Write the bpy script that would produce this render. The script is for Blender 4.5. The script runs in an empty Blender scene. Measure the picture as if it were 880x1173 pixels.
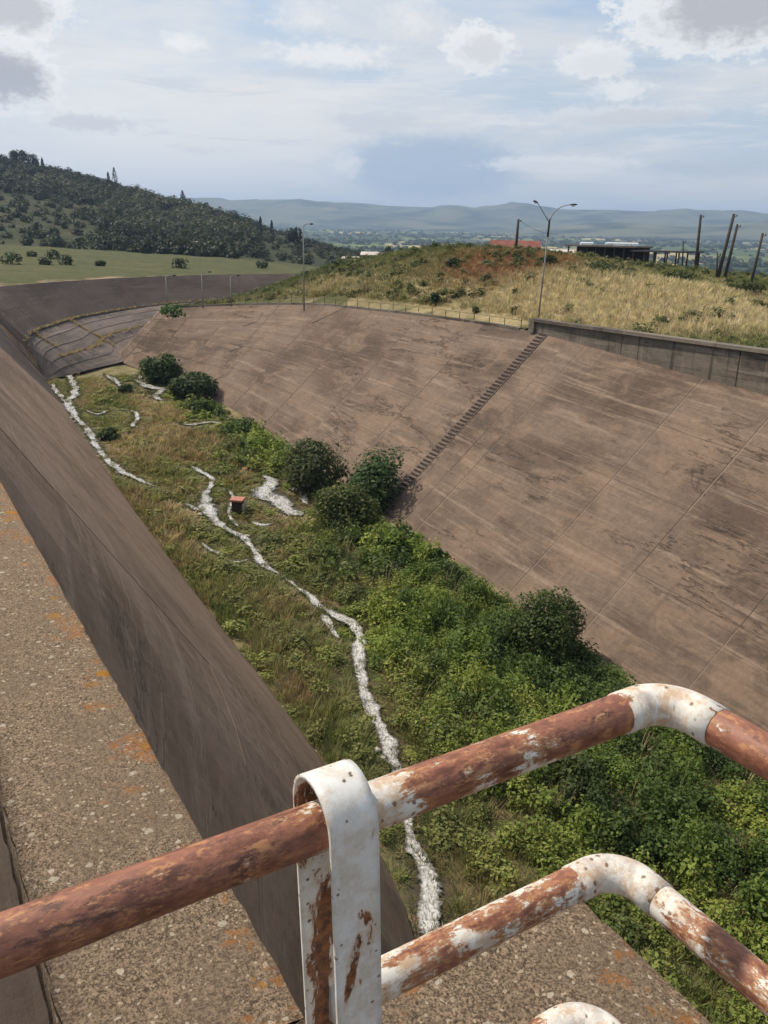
import bpy, math, random
import numpy as np
from mathutils import Vector, Matrix
from mathutils.geometry import delaunay_2d_cdt

rng = np.random.default_rng(11)
random.seed(11)
SC = bpy.context.scene
COL = SC.collection
R = math.radians

# ------------------------------------------------------------------ camera
FOC = 950.0                                    # focal length for a picture 1173 high
PITCH = math.atan((586.5 - 270.0) / FOC)
ROLL = R(1.2)
FW = np.array([0, math.cos(PITCH), -math.sin(PITCH)])
UP = np.array([0, math.sin(PITCH), math.cos(PITCH)])
RT = np.array([1.0, 0, 0])
cam = bpy.data.cameras.new('camera')
cam_o = bpy.data.objects.new('camera', cam)
COL.objects.link(cam_o)
cam.sensor_fit = 'VERTICAL'
cam.sensor_height = 36
cam.lens = 36 * FOC / 1173
cam.clip_start = 0.05
cam.clip_end = 60000
ri = math.cos(ROLL) * RT + math.sin(ROLL) * UP
ui = -math.sin(ROLL) * RT + math.cos(ROLL) * UP
cam_o.matrix_world = Matrix(((ri[0], ui[0], -FW[0], 0), (ri[1], ui[1], -FW[1], 0), (ri[2], ui[2], -FW[2], 0), (0, 0, 0, 1)))
SC.camera = cam_o
SC.render.resolution_x, SC.render.resolution_y = 768, 1024
SC.view_settings.view_transform = 'Standard'
SC.view_settings.look = 'None'
SC.view_settings.gamma = 1
SC.view_settings.exposure = 0.15
SC.view_settings.use_curve_mapping = False
SC.render.engine = 'CYCLES'
SC.cycles.volume_bounces = 0
SC.cycles.max_bounces = 6

SUN_AZ = 68.0        # degrees left of straight ahead (+Y)
SUN_EL = 54.0


def ray(u, v):
    a, b = (u - 440) / FOC, (586.5 - v) / FOC
    return FW + a * ri + b * ui


def at(u, v, Y):
    d = ray(u, v)
    return d * (Y / d[1])


# ------------------------------------------------------------------ node helpers
class NT:
    def __init__(self, nt):
        self.nt = nt

    def n(self, t, **kw):
        nd = self.nt.nodes.new(t)
        for k, v in kw.items():
            setattr(nd, k, v)
        return nd

    def put(self, sock, val):
        if isinstance(val, bpy.types.NodeSocket):
            self.nt.links.new(val, sock)
        elif val is not None:
            if sock.type == 'RGBA' and not isinstance(val, (int, float)) and len(val) == 3:
                val = (*val, 1)
            sock.default_value = val

    def m(self, op, a, b=None, c=None, clamp=False):
        nd = self.n('ShaderNodeMath', operation=op, use_clamp=clamp)
        for i, x in enumerate((a, b, c)):
            if x is not None:
                self.put(nd.inputs[i], x)
        return nd.outputs[0]

    def vm(self, op, a, b=None, s=None):
        nd = self.n('ShaderNodeVectorMath', operation=op)
        self.put(nd.inputs[0], a)
        if b is not None:
            self.put(nd.inputs[1], b)
        if s is not None:
            self.put(nd.inputs['Scale'], s)
        return nd.outputs[0]

    def noise(self, vec, scale=1.0, detail=4.0, rough=0.55, dist=0.0):
        nd = self.n('ShaderNodeTexNoise')
        self.put(nd.inputs['Vector'], vec)
        nd.inputs['Scale'].default_value = scale
        nd.inputs['Detail'].default_value = detail
        nd.inputs['Roughness'].default_value = rough
        nd.inputs['Distortion'].default_value = dist
        return nd.outputs['Fac']

    def voro(self, vec, scale, feature='F1', out='Distance', rnd=1.0):
        nd = self.n('ShaderNodeTexVoronoi', feature=feature)
        self.put(nd.inputs['Vector'], vec)
        nd.inputs['Scale'].default_value = scale
        nd.inputs['Randomness'].default_value = rnd
        return nd.outputs[out]

    def step(self, x, lo, hi):
        nd = self.n('ShaderNodeMapRange', interpolation_type='SMOOTHSTEP')
        self.put(nd.inputs['Value'], x)
        nd.inputs['From Min'].default_value = lo
        nd.inputs['From Max'].default_value = hi
        return nd.outputs['Result']

    def mix(self, f, a, b, blend='MIX'):
        nd = self.n('ShaderNodeMix', data_type='RGBA', blend_type=blend)
        self.put(nd.inputs[0], f)
        self.put(nd.inputs[6], a)
        self.put(nd.inputs[7], b)
        return nd.outputs[2]

    def attr(self, name, out='Fac'):
        return self.n('ShaderNodeAttribute', attribute_name=name).outputs[out]


def material(name, fn, rough=0.85, spec=0.3):
    m = bpy.data.materials.new(name)
    m.use_nodes = True
    t = NT(m.node_tree)
    b = m.node_tree.nodes['Principled BSDF']
    b.inputs['Roughness'].default_value = rough
    b.inputs['Specular IOR Level'].default_value = spec
    fn(t, b)
    return m


def bump(t, b, h, strength, dist):
    nd = t.n('ShaderNodeBump')
    nd.inputs['Strength'].default_value = strength
    nd.inputs['Distance'].default_value = dist
    t.put(nd.inputs['Height'], h)
    t.put(b.inputs['Normal'], nd.outputs[0])


# ------------------------------------------------------------------ sky
w = bpy.data.worlds.new('World')
SC.world = w
w.use_nodes = True
t = NT(w.node_tree)
bg = w.node_tree.nodes['Background']
sky = t.n('ShaderNodeTexSky', sky_type='NISHITA', sun_disc=False)
sky.sun_elevation = R(SUN_EL)
sky.sun_rotation = R(-SUN_AZ)
sky.dust_density = 2.0
sky.ozone_density = 1.2
tc = t.n('ShaderNodeTexCoord').outputs['Generated']
sx = t.n('ShaderNodeSeparateXYZ')
t.put(sx.inputs[0], tc)
dx, dy, dz = sx.outputs
az = t.m('ARCTAN2', dx, dy)
el = t.m('ARCSINE', dz)
# layered high cloud, drawn out along the horizon
cv = t.n('ShaderNodeCombineXYZ')
t.put(cv.inputs[0], t.m('MULTIPLY', az, 2.6))
t.put(cv.inputs[1], t.m('MULTIPLY', el, 13.0))
cvec = cv.outputs[0]
n1 = t.noise(cvec, 1.1, 7, 0.6, 0.4)
cf = t.n('ShaderNodeCombineXYZ')
t.put(cf.inputs[0], t.m('MULTIPLY', az, 34.0))
t.put(cf.inputs[1], t.m('MULTIPLY', el, 52.0))
nf = t.m('ADD', t.m('MULTIPLY', t.noise(cf.outputs[0], 1.0, 8, 0.66, 0.2), 0.6), t.m('MULTIPLY', t.noise(cf.outputs[0], 3.1, 6, 0.6, 0.2), 0.4))
cs = t.n('ShaderNodeCombineXYZ')
t.put(cs.inputs[0], t.m('MULTIPLY', az, 6.5))
t.put(cs.inputs[1], t.m('MULTIPLY', el, 48.0))
nstr = t.noise(cs.outputs[0], 1.0, 8, 0.64, 0.5)


def azel(u, v):
    d = ray(u, v)
    d = d / np.linalg.norm(d)
    return math.atan2(d[0], d[1]), math.asin(d[2])


def blob(u, v, wu, wv, ragged, soft):
    a0, e0 = azel(u, v)
    fa, fe = t.m('DIVIDE', t.m('SUBTRACT', az, a0), wu / FOC), t.m('DIVIDE', t.m('SUBTRACT', el, e0), wv / FOC)
    d = t.m('SQRT', t.m('ADD', t.m('MULTIPLY', fa, fa), t.m('MULTIPLY', fe, fe)))
    d = t.m('ADD', d, t.m('MULTIPLY', t.m('SUBTRACT', nf, 0.5), ragged))
    return t.step(t.m('SUBTRACT', 1.0, d), 0.0, soft)


SKYK = 7.7                                       # clouds in the sky texture's own units


def kc(r, g, b):
    return (r * SKYK, g * SKYK, b * SKYK)


skyc = t.mix(0.55, sky.outputs[0], kc(0.47, 0.60, 0.74))
glow = blob(190, 165, 330, 130, 0.5, 0.9)                # thin bright veil towards the sun
bank = blob(490, 192, 125, 40, 0.7, 0.5)                 # a far blue-grey rain bank
thin = t.step(n1, 0.36, 0.60)
lowwhite = t.step(el, 0.24, 0.05)
thin = t.m('ADD', t.m('MULTIPLY', thin, 0.70), t.m('MULTIPLY', lowwhite, 0.40), clamp=True)
thin = t.m('MULTIPLY', thin, t.m('SUBTRACT', 1.0, t.m('MULTIPLY', bank, 0.9)))
c = t.mix(thin, skyc, kc(0.80, 0.775, 0.735))
c = t.mix(t.m('MULTIPLY', glow, 0.8), c, kc(0.92, 0.88, 0.81))
c = t.mix(t.m('MULTIPLY', bank, 0.75), c, kc(0.39, 0.475, 0.59))
# streaks of layered cloud with grey bellies
band = t.m('MULTIPLY', t.step(el, 0.20, 0.15), t.step(el, 0.035, 0.08))
sk = t.m('MULTIPLY', band, t.step(t.m('ADD', nstr, t.m('MULTIPLY', bank, -0.06)), 0.50, 0.62))
c = t.mix(t.m('MULTIPLY', sk, 0.6), c, kc(0.88, 0.86, 0.82))
c = t.mix(t.m('MULTIPLY', t.m('MULTIPLY', band, t.step(nstr, 0.46, 0.36)), 0.35), c, kc(0.50, 0.54, 0.59))
for (u, v, a, b_, rg, so, dk) in ((0, 82, 66, 42, 1.6, 0.25, 0.85), (4, 4, 70, 32, 1.8, 0.3, 0.6), (209, 47, 30, 13, 2.4, 0.9, 0), (352, 20, 48, 18, 2.4, 1.0, 0.1),
                                  (550, 54, 42, 26, 2.2, 0.35, 0.3), (682, 68, 48, 21, 2.2, 0.45, 0.12), (835, 2, 118, 50, 1.5, 0.22, 0.75), (385, 63, 84, 16, 2.6, 0.8, 0),
                                  (100, 138, 62, 16, 2.6, 0.7, 0.4), (712, 102, 42, 15, 2.4, 0.7, 0), (640, 188, 104, 10, 2.0, 0.5, 0.1), (396, 191, 26, 20, 2.8, 0.8, 0),
                                  (720, 132, 120, 13, 2.2, 0.8, 0.35), (475, 22, 44, 30, 2.6, 1.2, 0.1)):
    k = blob(u, v, a, b_, rg, so)
    c = t.mix(t.m('MULTIPLY', k, 0.8), c, kc(0.93, 0.91, 0.87))
    if dk:
        k2 = blob(u + a * 0.06, v + b_ * 0.16, a * 0.78, b_ * 0.72, rg * 1.1, 0.6)
        c = t.mix(t.m('MULTIPLY', k2, dk), c, kc(0.36, 0.35, 0.37))
t.put(bg.inputs['Color'], c)
bg.inputs['Strength'].default_value = 0.13

# ------------------------------------------------------------------ sun
sl = bpy.data.lights.new('sun', 'SUN')
sl.energy = 4.7
sl.angle = R(2.0)
sl.color = (1.0, 0.88, 0.72)
so_ = bpy.data.objects.new('sun', sl)
COL.objects.link(so_)
to_sun = Vector((-math.sin(R(SUN_AZ)) * math.cos(R(SUN_EL)), math.cos(R(SUN_AZ)) * math.cos(R(SUN_EL)), math.sin(R(SUN_EL))))
so_.rotation_euler = to_sun.to_track_quat('Z', 'Y').to_euler()
so_.location = (-60, 40, 80)

# ------------------------------------------------------------------ channel frame: s upstream, t across to the right, z up
TH = R(31.5)
SD = np.array([-math.sin(TH), math.cos(TH), 0.0])
TD = np.array([math.cos(TH), math.sin(TH), 0.0])


def W3(p):
    p = np.asarray(p, float)
    if p.ndim == 1:
        return p[0] * SD + p[1] * TD + np.array([0, 0, p[2]])
    return p[:, :1] * SD + p[:, 1:2] * TD + np.c_[np.zeros((len(p), 2)), p[:, 2]]


def to_st(X):
    X = np.atleast_2d(X)
    return X[:, :2] @ SD[:2], X[:, :2] @ TD[:2]


def floor_z(s):
    return -20 + 0.06 * (s - 50.6)


# ------------------------------------------------------------------ object helpers
def wloc(o):
    p = Vector((0, 0, 0))
    while o is not None:
        p += o.location
        o = o.parent
    return np.array(p)


def tag(o, label=None, cat=None, group=None, kind=None):
    if label: o['label'] = label
    if cat: o['category'] = cat
    if group: o['group'] = group
    if kind: o['kind'] = kind
    return o


def empty(name, loc, label=None, cat=None, group=None):
    o = bpy.data.objects.new(name, None)
    COL.objects.link(o)
    o.location = tuple(float(x) for x in loc)
    o.empty_display_size = 0.2
    return tag(o, label, cat, group)


def link_mesh(name, me, mat, parent):
    o = bpy.data.objects.new(name, me)
    COL.objects.link(o)
    if mat is not None:
        me.materials.append(mat)
    if parent is not None:
        o.parent = parent
    return o


def mesh_obj(name, V, F, mat, parent=None, smooth=False, uv=None, attrs=None):
    """V in world coordinates; F a list of index tuples; uv one pair per vertex"""
    V = np.asarray(V, float)
    if parent is not None:
        V = V - wloc(parent)
    me = bpy.data.meshes.new(name)
    me.from_pydata(V.tolist(), [], [tuple(int(i) for i in f) for f in F])
    finish(me, smooth, uv, attrs)
    return link_mesh(name, me, mat, parent)


def finish(me, smooth, uv, attrs):
    if smooth:
        me.polygons.foreach_set('use_smooth', np.ones(len(me.polygons), bool))
    if uv is not None:
        li = np.empty(len(me.loops), np.int32)
        me.loops.foreach_get('vertex_index', li)
        l = me.uv_layers.new(name='UVMap')
        l.data.foreach_set('uv', np.asarray(uv, np.float32)[li].ravel())
    if attrs:
        for k, a in attrs.items():
            a = np.asarray(a, np.float32)
            if a.ndim == 1:
                me.attributes.new(k, 'FLOAT', 'POINT').data.foreach_set('value', a)
            else:
                a4 = np.c_[a, np.ones(len(a), np.float32)].astype(np.float32)
                me.attributes.new(k, 'FLOAT_COLOR', 'POINT').data.foreach_set('color', a4.ravel())
    me.update()


def quads_obj(name, V, mat, parent=None, col=None, kind=None):
    """V (n,4,3) loose quads as one mesh"""
    n = len(V)
    P = V.reshape(-1, 3)
    if parent is not None:
        P = P - wloc(parent)
    me = bpy.data.meshes.new(name)
    me.vertices.add(4 * n)
    me.vertices.foreach_set('co', P.astype(np.float32).ravel())
    me.loops.add(4 * n)
    me.loops.foreach_set('vertex_index', np.arange(4 * n, dtype=np.int32))
    me.polygons.add(n)
    me.polygons.foreach_set('loop_start', np.arange(0, 4 * n, 4, dtype=np.int32))
    me.update(calc_edges=True)
    finish(me, False, None, {'col': np.repeat(col, 4, axis=0)} if col is not None else None)
    o = link_mesh(name, me, mat, parent)
    if kind:
        o['kind'] = kind
    return o


def tube(path, rad, n=12, caps=True, twist=None):
    path = np.asarray(path, float)
    m = len(path)
    rad = np.broadcast_to(np.asarray(rad, float), (m,))
    tan = np.gradient(path, axis=0)
    tan /= np.linalg.norm(tan, axis=1)[:, None] + 1e-12
    ref = np.array([0, 0, 1.0]) if abs(tan[0][2]) < 0.9 else np.array([1.0, 0, 0])
    V = []
    x = np.cross(tan[0], ref)
    for i in range(m):
        x = x - tan[i] * (x @ tan[i])
        x /= np.linalg.norm(x)
        y = np.cross(tan[i], x)
        for k in range(n):
            a = 2 * math.pi * k / n
            V.append(path[i] + rad[i] * (math.cos(a) * x + math.sin(a) * y))
    F = []
    for i in range(m - 1):
        for k in range(n):
            F.append((i * n + k, i * n + (k + 1) % n, (i + 1) * n + (k + 1) % n, (i + 1) * n + k))
    if caps:
        F.append(tuple(range(n - 1, -1, -1)))
        F.append(tuple((m - 1) * n + k for k in range(n)))
    return np.array(V), F


def tube_uv(path, rad, n):
    path = np.asarray(path, float)
    d = np.r_[0, np.cumsum(np.linalg.norm(np.diff(path, axis=0), axis=1))]
    ang = np.abs(np.arange(n) / n - 0.5) * 2                 # mirrored round the tube, so there is no seam
    return np.array([(a, b * math.pi * rad) for a in d for b in ang])


def box_st(s0, s1, t0, t1, z0, z1):
    V = W3(np.array([(s, tt, z) for z in (z0, z1) for (s, tt) in ((s0, t0), (s0, t1), (s1, t1), (s1, t0))]))
    F = [(0, 1, 2, 3), (7, 6, 5, 4), (0, 4, 5, 1), (1, 5, 6, 2), (2, 6, 7, 3), (3, 7, 4, 0)]
    return V, F


def box_at(c, ax, sx_, sy_, sz_):
    """box standing on c, ax = heading angle of its long side"""
    a = np.array([math.cos(ax), math.sin(ax), 0]); b = np.array([-math.sin(ax), math.cos(ax), 0])
    V = [np.asarray(c) + a * x * sx_ / 2 + b * y * sy_ / 2 + np.array([0, 0, z * sz_]) for z in (0, 1) for (x, y) in ((-1, -1), (1, -1), (1, 1), (-1, 1))]
    return np.array(V), [(3, 2, 1, 0), (4, 5, 6, 7), (0, 1, 5, 4), (1, 2, 6, 5), (2, 3, 7, 6), (3, 0, 4, 7)]


def bevel(o, wdt, seg=2):
    md = o.modifiers.new('bevel', 'BEVEL')
    md.width = wdt
    md.segments = seg
    md.limit_method = 'ANGLE'
    return o


def resample(P, step):
    P = np.asarray(P, float)
    d = np.r_[0, np.cumsum(np.linalg.norm(np.diff(P, axis=0), axis=1))]
    n = max(2, int(round(d[-1] / step)) + 1)
    x = np.linspace(0, d[-1], n)
    return np.c_[[np.interp(x, d, P[:, k]) for k in range(P.shape[1])]].T


def smooth_curve(P, it=2):
    P = np.asarray(P, float)
    for _ in range(it):
        Q = [P[0]]
        for a, b in zip(P[:-1], P[1:]):
            Q += [a * 0.75 + b * 0.25, a * 0.25 + b * 0.75]
        Q.append(P[-1])
        P = np.array(Q)
    return P


# ------------------------------------------------------------------ materials
def uvw(t, sxx, syy, off=0.0):
    uvn = t.n('ShaderNodeUVMap', uv_map='UVMap').outputs[0]
    return t.vm('ADD', t.vm('MULTIPLY', uvn, (sxx, syy, 1)), (off, off * 0.7, off * 1.3))


def concrete(name, dark, mid, light, warm, crack=1.0, contrast=1.0, lifts=0.0, drips=1.0):
    def fn(t, b):
        wav = t.vm('SCALE', t.vm('SUBTRACT', t.n('ShaderNodeTexNoise').outputs['Color'], (0.5, 0.5, 0.5)), s=0.0)
        big = t.noise(uvw(t, 0.085, 0.14), 1, 6, 0.62, 0.5)
        strata = t.noise(uvw(t, 0.085, 1.5, 3.1), 1, 7, 0.70, 0.35)
        strata2 = t.noise(uvw(t, 0.25, 4.2, 13.1), 1, 5, 0.65, 0.3)
        drip = t.noise(uvw(t, 1.3, 0.045, 7.7), 1, 6, 0.66)
        fine = t.noise(uvw(t, 3, 3, 1.7), 1.2, 9, 0.78)
        patch = t.noise(uvw(t, 0.22, 0.42, 11.0), 1, 6, 0.66, 0.6)
        c = t.mix(t.step(big, 0.38, 0.60), dark, mid)
        c = t.mix(t.m('MULTIPLY', t.step(patch, 0.47, 0.62), 0.85 * contrast), c, warm)
        c = t.mix(t.m('MULTIPLY', t.step(strata, 0.53, 0.66), 0.75 * contrast), c, light)
        c = t.mix(t.m('MULTIPLY', t.step(strata, 0.46, 0.32), 0.55 * contrast), c, dark)
        c = t.mix(t.m('MULTIPLY', t.step(strata2, 0.55, 0.68), 0.35 * contrast), c, light)
        c = t.mix(t.m('MULTIPLY', t.step(strata2, 0.44, 0.32), 0.4 * contrast), c, dark)
        c = t.mix(t.m('MULTIPLY', t.step(drip, 0.56, 0.70), 0.45 * drips), c, light)
        c = t.mix(t.m('MULTIPLY', t.step(drip, 0.45, 0.32), 0.55 * drips), c, dark)
        f2 = t.m('ADD', 0.42, t.m('MULTIPLY', fine, 1.16))
        h = t.m('ADD', t.m('MULTIPLY', fine, 0.7), t.m('MULTIPLY', strata, 0.8))
        if lifts:
            uvn = t.n('ShaderNodeSeparateXYZ')
            t.put(uvn.inputs[0], t.vm('ADD', uvw(t, 1, 1), t.vm('SCALE', uvw(t, 0, 0), s=0.0)))
            vv = t.m('ADD', uvn.outputs[1], t.m('MULTIPLY', t.noise(uvw(t, 0.12, 0.1, 2.2), 1, 4), 0.5))
            fr = t.m('ABSOLUTE', t.m('SUBTRACT', t.m('FRACT', t.m('DIVIDE', vv, 1.22)), 0.5))
            ll = t.m('MULTIPLY', t.step(fr, 0.045, 0.012), t.step(t.noise(uvw(t, 0.13, 0.8, 8.8), 1, 4), 0.44, 0.58))
            c = t.mix(t.m('MULTIPLY', ll, lifts), c, light)
            h = t.m('SUBTRACT', h, t.m('MULTIPLY', ll, 0.4))
        comb = t.n('ShaderNodeCombineXYZ')
        for i in range(3):
            t.put(comb.inputs[i], f2)
        c = t.mix(1.0, c, comb.outputs[0], 'MULTIPLY')
        if crack:
            cr = t.noise(uvw(t, 0.06, 0.30, 5.0), 1, 10, 0.66, 0.5)
            dist = t.m('ABSOLUTE', t.m('SUBTRACT', cr, 0.5))
            where = t.step(t.noise(uvw(t, 0.10, 0.16, 21.0), 1, 3), 0.47, 0.58)
            ln = t.m('MULTIPLY', t.m('MULTIPLY', t.step(dist, 0.007, 0.0015), where), crack)
            under = t.m('MULTIPLY', t.m('MULTIPLY', t.step(t.m('SUBTRACT', cr, 0.5), 0.045, 0.0), t.step(t.m('SUBTRACT', cr, 0.5), -0.01, 0.0)), where)
            c = t.mix(t.m('MULTIPLY', under, 0.45), c, dark)
            c = t.mix(t.m('MULTIPLY', ln, 0.8), c, (0.040, 0.031, 0.026))
            h = t.m('SUBTRACT', h, t.m('MULTIPLY', ln, 1.5))
            sp = t.m('MULTIPLY', t.step(t.noise(uvw(t, 0.7, 1.4, 31.0), 1, 7, 0.74), 0.60, 0.66), where)
            c = t.mix(t.m('MULTIPLY', sp, 0.6), c, dark)
            h = t.m('SUBTRACT', h, t.m('MULTIPLY', sp, 0.9))
        t.put(b.inputs['Base Color'], c)
        bump(t, b, h, 0.7, 0.07)
    return material(name, fn, 0.92, 0.2)


M = {}
M['slope'] = concrete('slope_concrete', (0.084, 0.061, 0.047), (0.153, 0.111, 0.085), (0.244, 0.184, 0.140), (0.188, 0.132, 0.095), crack=0.6, lifts=0.3, drips=0.5, contrast=0.85)
M['slope_old'] = concrete('weathered_concrete', (0.155, 0.106, 0.073), (0.240, 0.168, 0.121), (0.350, 0.258, 0.190), (0.250, 0.170, 0.120), crack=0.25, contrast=0.6, drips=0.8, lifts=0.2)
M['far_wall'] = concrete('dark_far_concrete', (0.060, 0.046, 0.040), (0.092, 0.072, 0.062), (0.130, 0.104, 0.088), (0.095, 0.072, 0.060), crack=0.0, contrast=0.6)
M['upper'] = concrete('grey_wall_concrete', (0.055, 0.048, 0.040), (0.155, 0.134, 0.112), (0.250, 0.218, 0.182), (0.180, 0.148, 0.118), crack=0.0, drips=1.5)
M['core'] = concrete('joint_mortar', (0.18, 0.135, 0.103), (0.215, 0.163, 0.125), (0.265, 0.205, 0.16), (0.20, 0.15, 0.113), crack=0.0, contrast=0.5, drips=0.4)
M['apron'] = concrete('apron_concrete', (0.095, 0.078, 0.070), (0.150, 0.122, 0.108), (0.215, 0.178, 0.152), (0.165, 0.130, 0.110), crack=0.4)


def fn_coping(t, b):
    tc = t.n('ShaderNodeTexCoord').outputs['Object']
    agg = t.noise(tc, 90, 7, 0.80)
    agg3 = t.noise(tc, 260, 3, 0.7)
    big = t.noise(tc, 2.6, 6, 0.65)
    gr = t.m('ADD', t.m('MULTIPLY', agg, 0.65), t.m('MULTIPLY', agg3, 0.35))
    c = t.mix(t.step(gr, 0.40, 0.60), (0.055, 0.039, 0.027), (0.335, 0.246, 0.168))
    chips = t.n('ShaderNodeSeparateColor')
    t.put(chips.inputs[0], t.voro(tc, 210, 'F1', 'Color'))
    c = t.mix(t.m('MULTIPLY', t.step(chips.outputs[0], 0.74, 0.80), 0.55), c, (0.40, 0.30, 0.20))
    c = t.mix(t.m('MULTIPLY', t.step(chips.outputs[1], 0.76, 0.82), 0.6), c, (0.045, 0.030, 0.021))
    c = t.mix(t.m('MULTIPLY', t.step(big, 0.42, 0.62), 0.45), c, (0.165, 0.120, 0.084))
    # pale lichen rosettes of several sizes
    warp = t.n('ShaderNodeTexNoise')
    t.put(warp.inputs['Vector'], tc)
    warp.inputs['Scale'].default_value = 45
    warp.inputs['Detail'].default_value = 4
    wv = t.vm('ADD', tc, t.vm('SCALE', t.vm('SUBTRACT', warp.outputs['Color'], (0.5, 0.5, 0.5)), s=0.022))
    for sc_, th_, colr, keep in ((15, 0.18, (0.46, 0.41, 0.32), 0.68), (32, 0.26, (0.52, 0.46, 0.37), 0.76), (66, 0.30, (0.50, 0.41, 0.30), 0.74)):
        d = t.voro(wv, sc_)
        cc = t.n('ShaderNodeSeparateColor')
        t.put(cc.inputs[0], t.voro(wv, sc_, 'F1', 'Color'))
        rad = t.m('MULTIPLY', th_, t.m('ADD', 0.45, t.m('MULTIPLY', cc.outputs[1], 0.9)))
        k = t.m('MULTIPLY', t.step(t.m('SUBTRACT', rad, d), 0.0, 0.06), t.step(cc.outputs[0], keep, keep + 0.02))
        k = t.m('MULTIPLY', k, t.step(agg3, 0.30, 0.50))
        c = t.mix(t.m('MULTIPLY', k, 0.8), c, colr)
    # orange lichen, mostly along the exposed edge
    ed = t.attr('edge')
    ol = t.m('ADD', t.noise(tc, 7.0, 6, 0.68, 0.6), t.m('MULTIPLY', ed, 0.17))
    grain = t.noise(tc, 60, 4, 0.7)
    ok = t.m('MULTIPLY', t.step(ol, 0.67, 0.72), t.step(grain, 0.42, 0.54))
    c = t.mix(t.m('MULTIPLY', ok, 0.75), c, (0.30, 0.125, 0.035))
    vc = t.n('ShaderNodeSeparateColor')
    t.put(vc.inputs[0], t.voro(tc, 5.5, 'F1', 'Color'))
    pk = t.step(t.m('ADD', t.voro(tc, 5.5), t.m('MULTIPLY', t.m('SUBTRACT', grain, 0.5), 0.34)), 0.22, 0.16)
    pk = t.m('MULTIPLY', t.m('MULTIPLY', pk, t.step(ed, 0.35, 0.8)), t.step(vc.outputs[0], 0.15, 0.2))
    pk = t.m('MULTIPLY', pk, t.step(agg, 0.30, 0.52))
    c = t.mix(t.m('MULTIPLY', pk, 0.9), c, (0.34, 0.155, 0.015))
    t.put(b.inputs['Base Color'], c)
    bump(t, b, t.m('ADD', agg, t.m('MULTIPLY', agg3, 0.7)), 1.0, 0.007)


M['coping'] = material('lichened_concrete', fn_coping, 0.95, 0.15)


def fn_pipe(t, b):
    tc = t.n('ShaderNodeTexCoord').outputs['Object']
    uv1, uv2 = uvw(t, 0.42, 1.0), uvw(t, 1.0, 1.0, 3.0)
    seed = t.n('ShaderNodeObjectInfo').outputs['Random']
    sv = t.n('ShaderNodeCombineXYZ')
    t.put(sv.inputs[2], t.m('MULTIPLY', seed, 40.0))
    uv1, uv2 = t.vm('ADD', uv1, sv.outputs[0]), t.vm('ADD', uv2, sv.outputs[0])
    wear = t.attr('paint')                       # how much white paint is left along the tube
    n = t.noise(uv1, 30, 9, 0.76, 0.25)
    n2 = t.noise(tc, 110, 6, 0.7)
    pz = t.m('ADD', t.m('MULTIPLY', n, 0.85), t.m('MULTIPLY', n2, 0.15))
    has = t.m('SUBTRACT', t.m('ADD', pz, wear), 1.0)
    paint = t.step(has, -0.004, 0.012)
    rim = t.m('MULTIPLY', t.step(has, -0.05, -0.004), t.m('SUBTRACT', 1.0, paint))
    st = t.noise(uv1, 60, 6, 0.72, 0.3)
    rust = t.mix(t.step(st, 0.34, 0.64), (0.105, 0.038, 0.024), (0.265, 0.108, 0.066))
    rust = t.mix(t.m('MULTIPLY', t.step(t.noise(uv1, 12, 5, 0.6), 0.46, 0.62), 0.5), rust, (0.275, 0.118, 0.078))
    rust = t.mix(t.m('MULTIPLY', t.step(t.noise(uv1, 30, 8, 0.78), 0.52, 0.62), 0.85), rust, (0.055, 0.024, 0.020))
    rust = t.mix(t.m('MULTIPLY', t.step(t.noise(uv1, 85, 7, 0.75), 0.52, 0.62), 0.7), rust, (0.42, 0.205, 0.090))
    rust = t.mix(t.m('MULTIPLY', rim, 0.7), rust, (0.42, 0.205, 0.085))
    pc = t.mix(t.step(t.noise(uv2, 34, 8, 0.76), 0.42, 0.62), (0.62, 0.60, 0.56), (0.46, 0.33, 0.22))
    pc = t.mix(t.m('MULTIPLY', t.step(t.noise(uv2, 18, 6, 0.7), 0.52, 0.66), 0.7), pc, (0.36, 0.35, 0.34))
    spots = t.step(t.m('ADD', t.voro(uv2, 48), t.m('MULTIPLY', n2, 0.5)), 0.46, 0.34)
    pc = t.mix(t.m('MULTIPLY', spots, 0.85), pc, (0.13, 0.058, 0.030))
    c = t.mix(paint, rust, pc)
    t.put(b.inputs['Base Color'], c)
    t.put(b.inputs['Roughness'], t.m('ADD', 0.36, t.m('MULTIPLY', st, 0.4)))
    bump(t, b, t.m('ADD', t.m('MULTIPLY', paint, 1.0), t.m('ADD', t.m('MULTIPLY', n2, 0.6), t.m('MULTIPLY', st, 0.5))), 0.6, 0.0018)


M['pipe'] = material('rusted_pipe_paint', fn_pipe, 0.6, 0.4)


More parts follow.
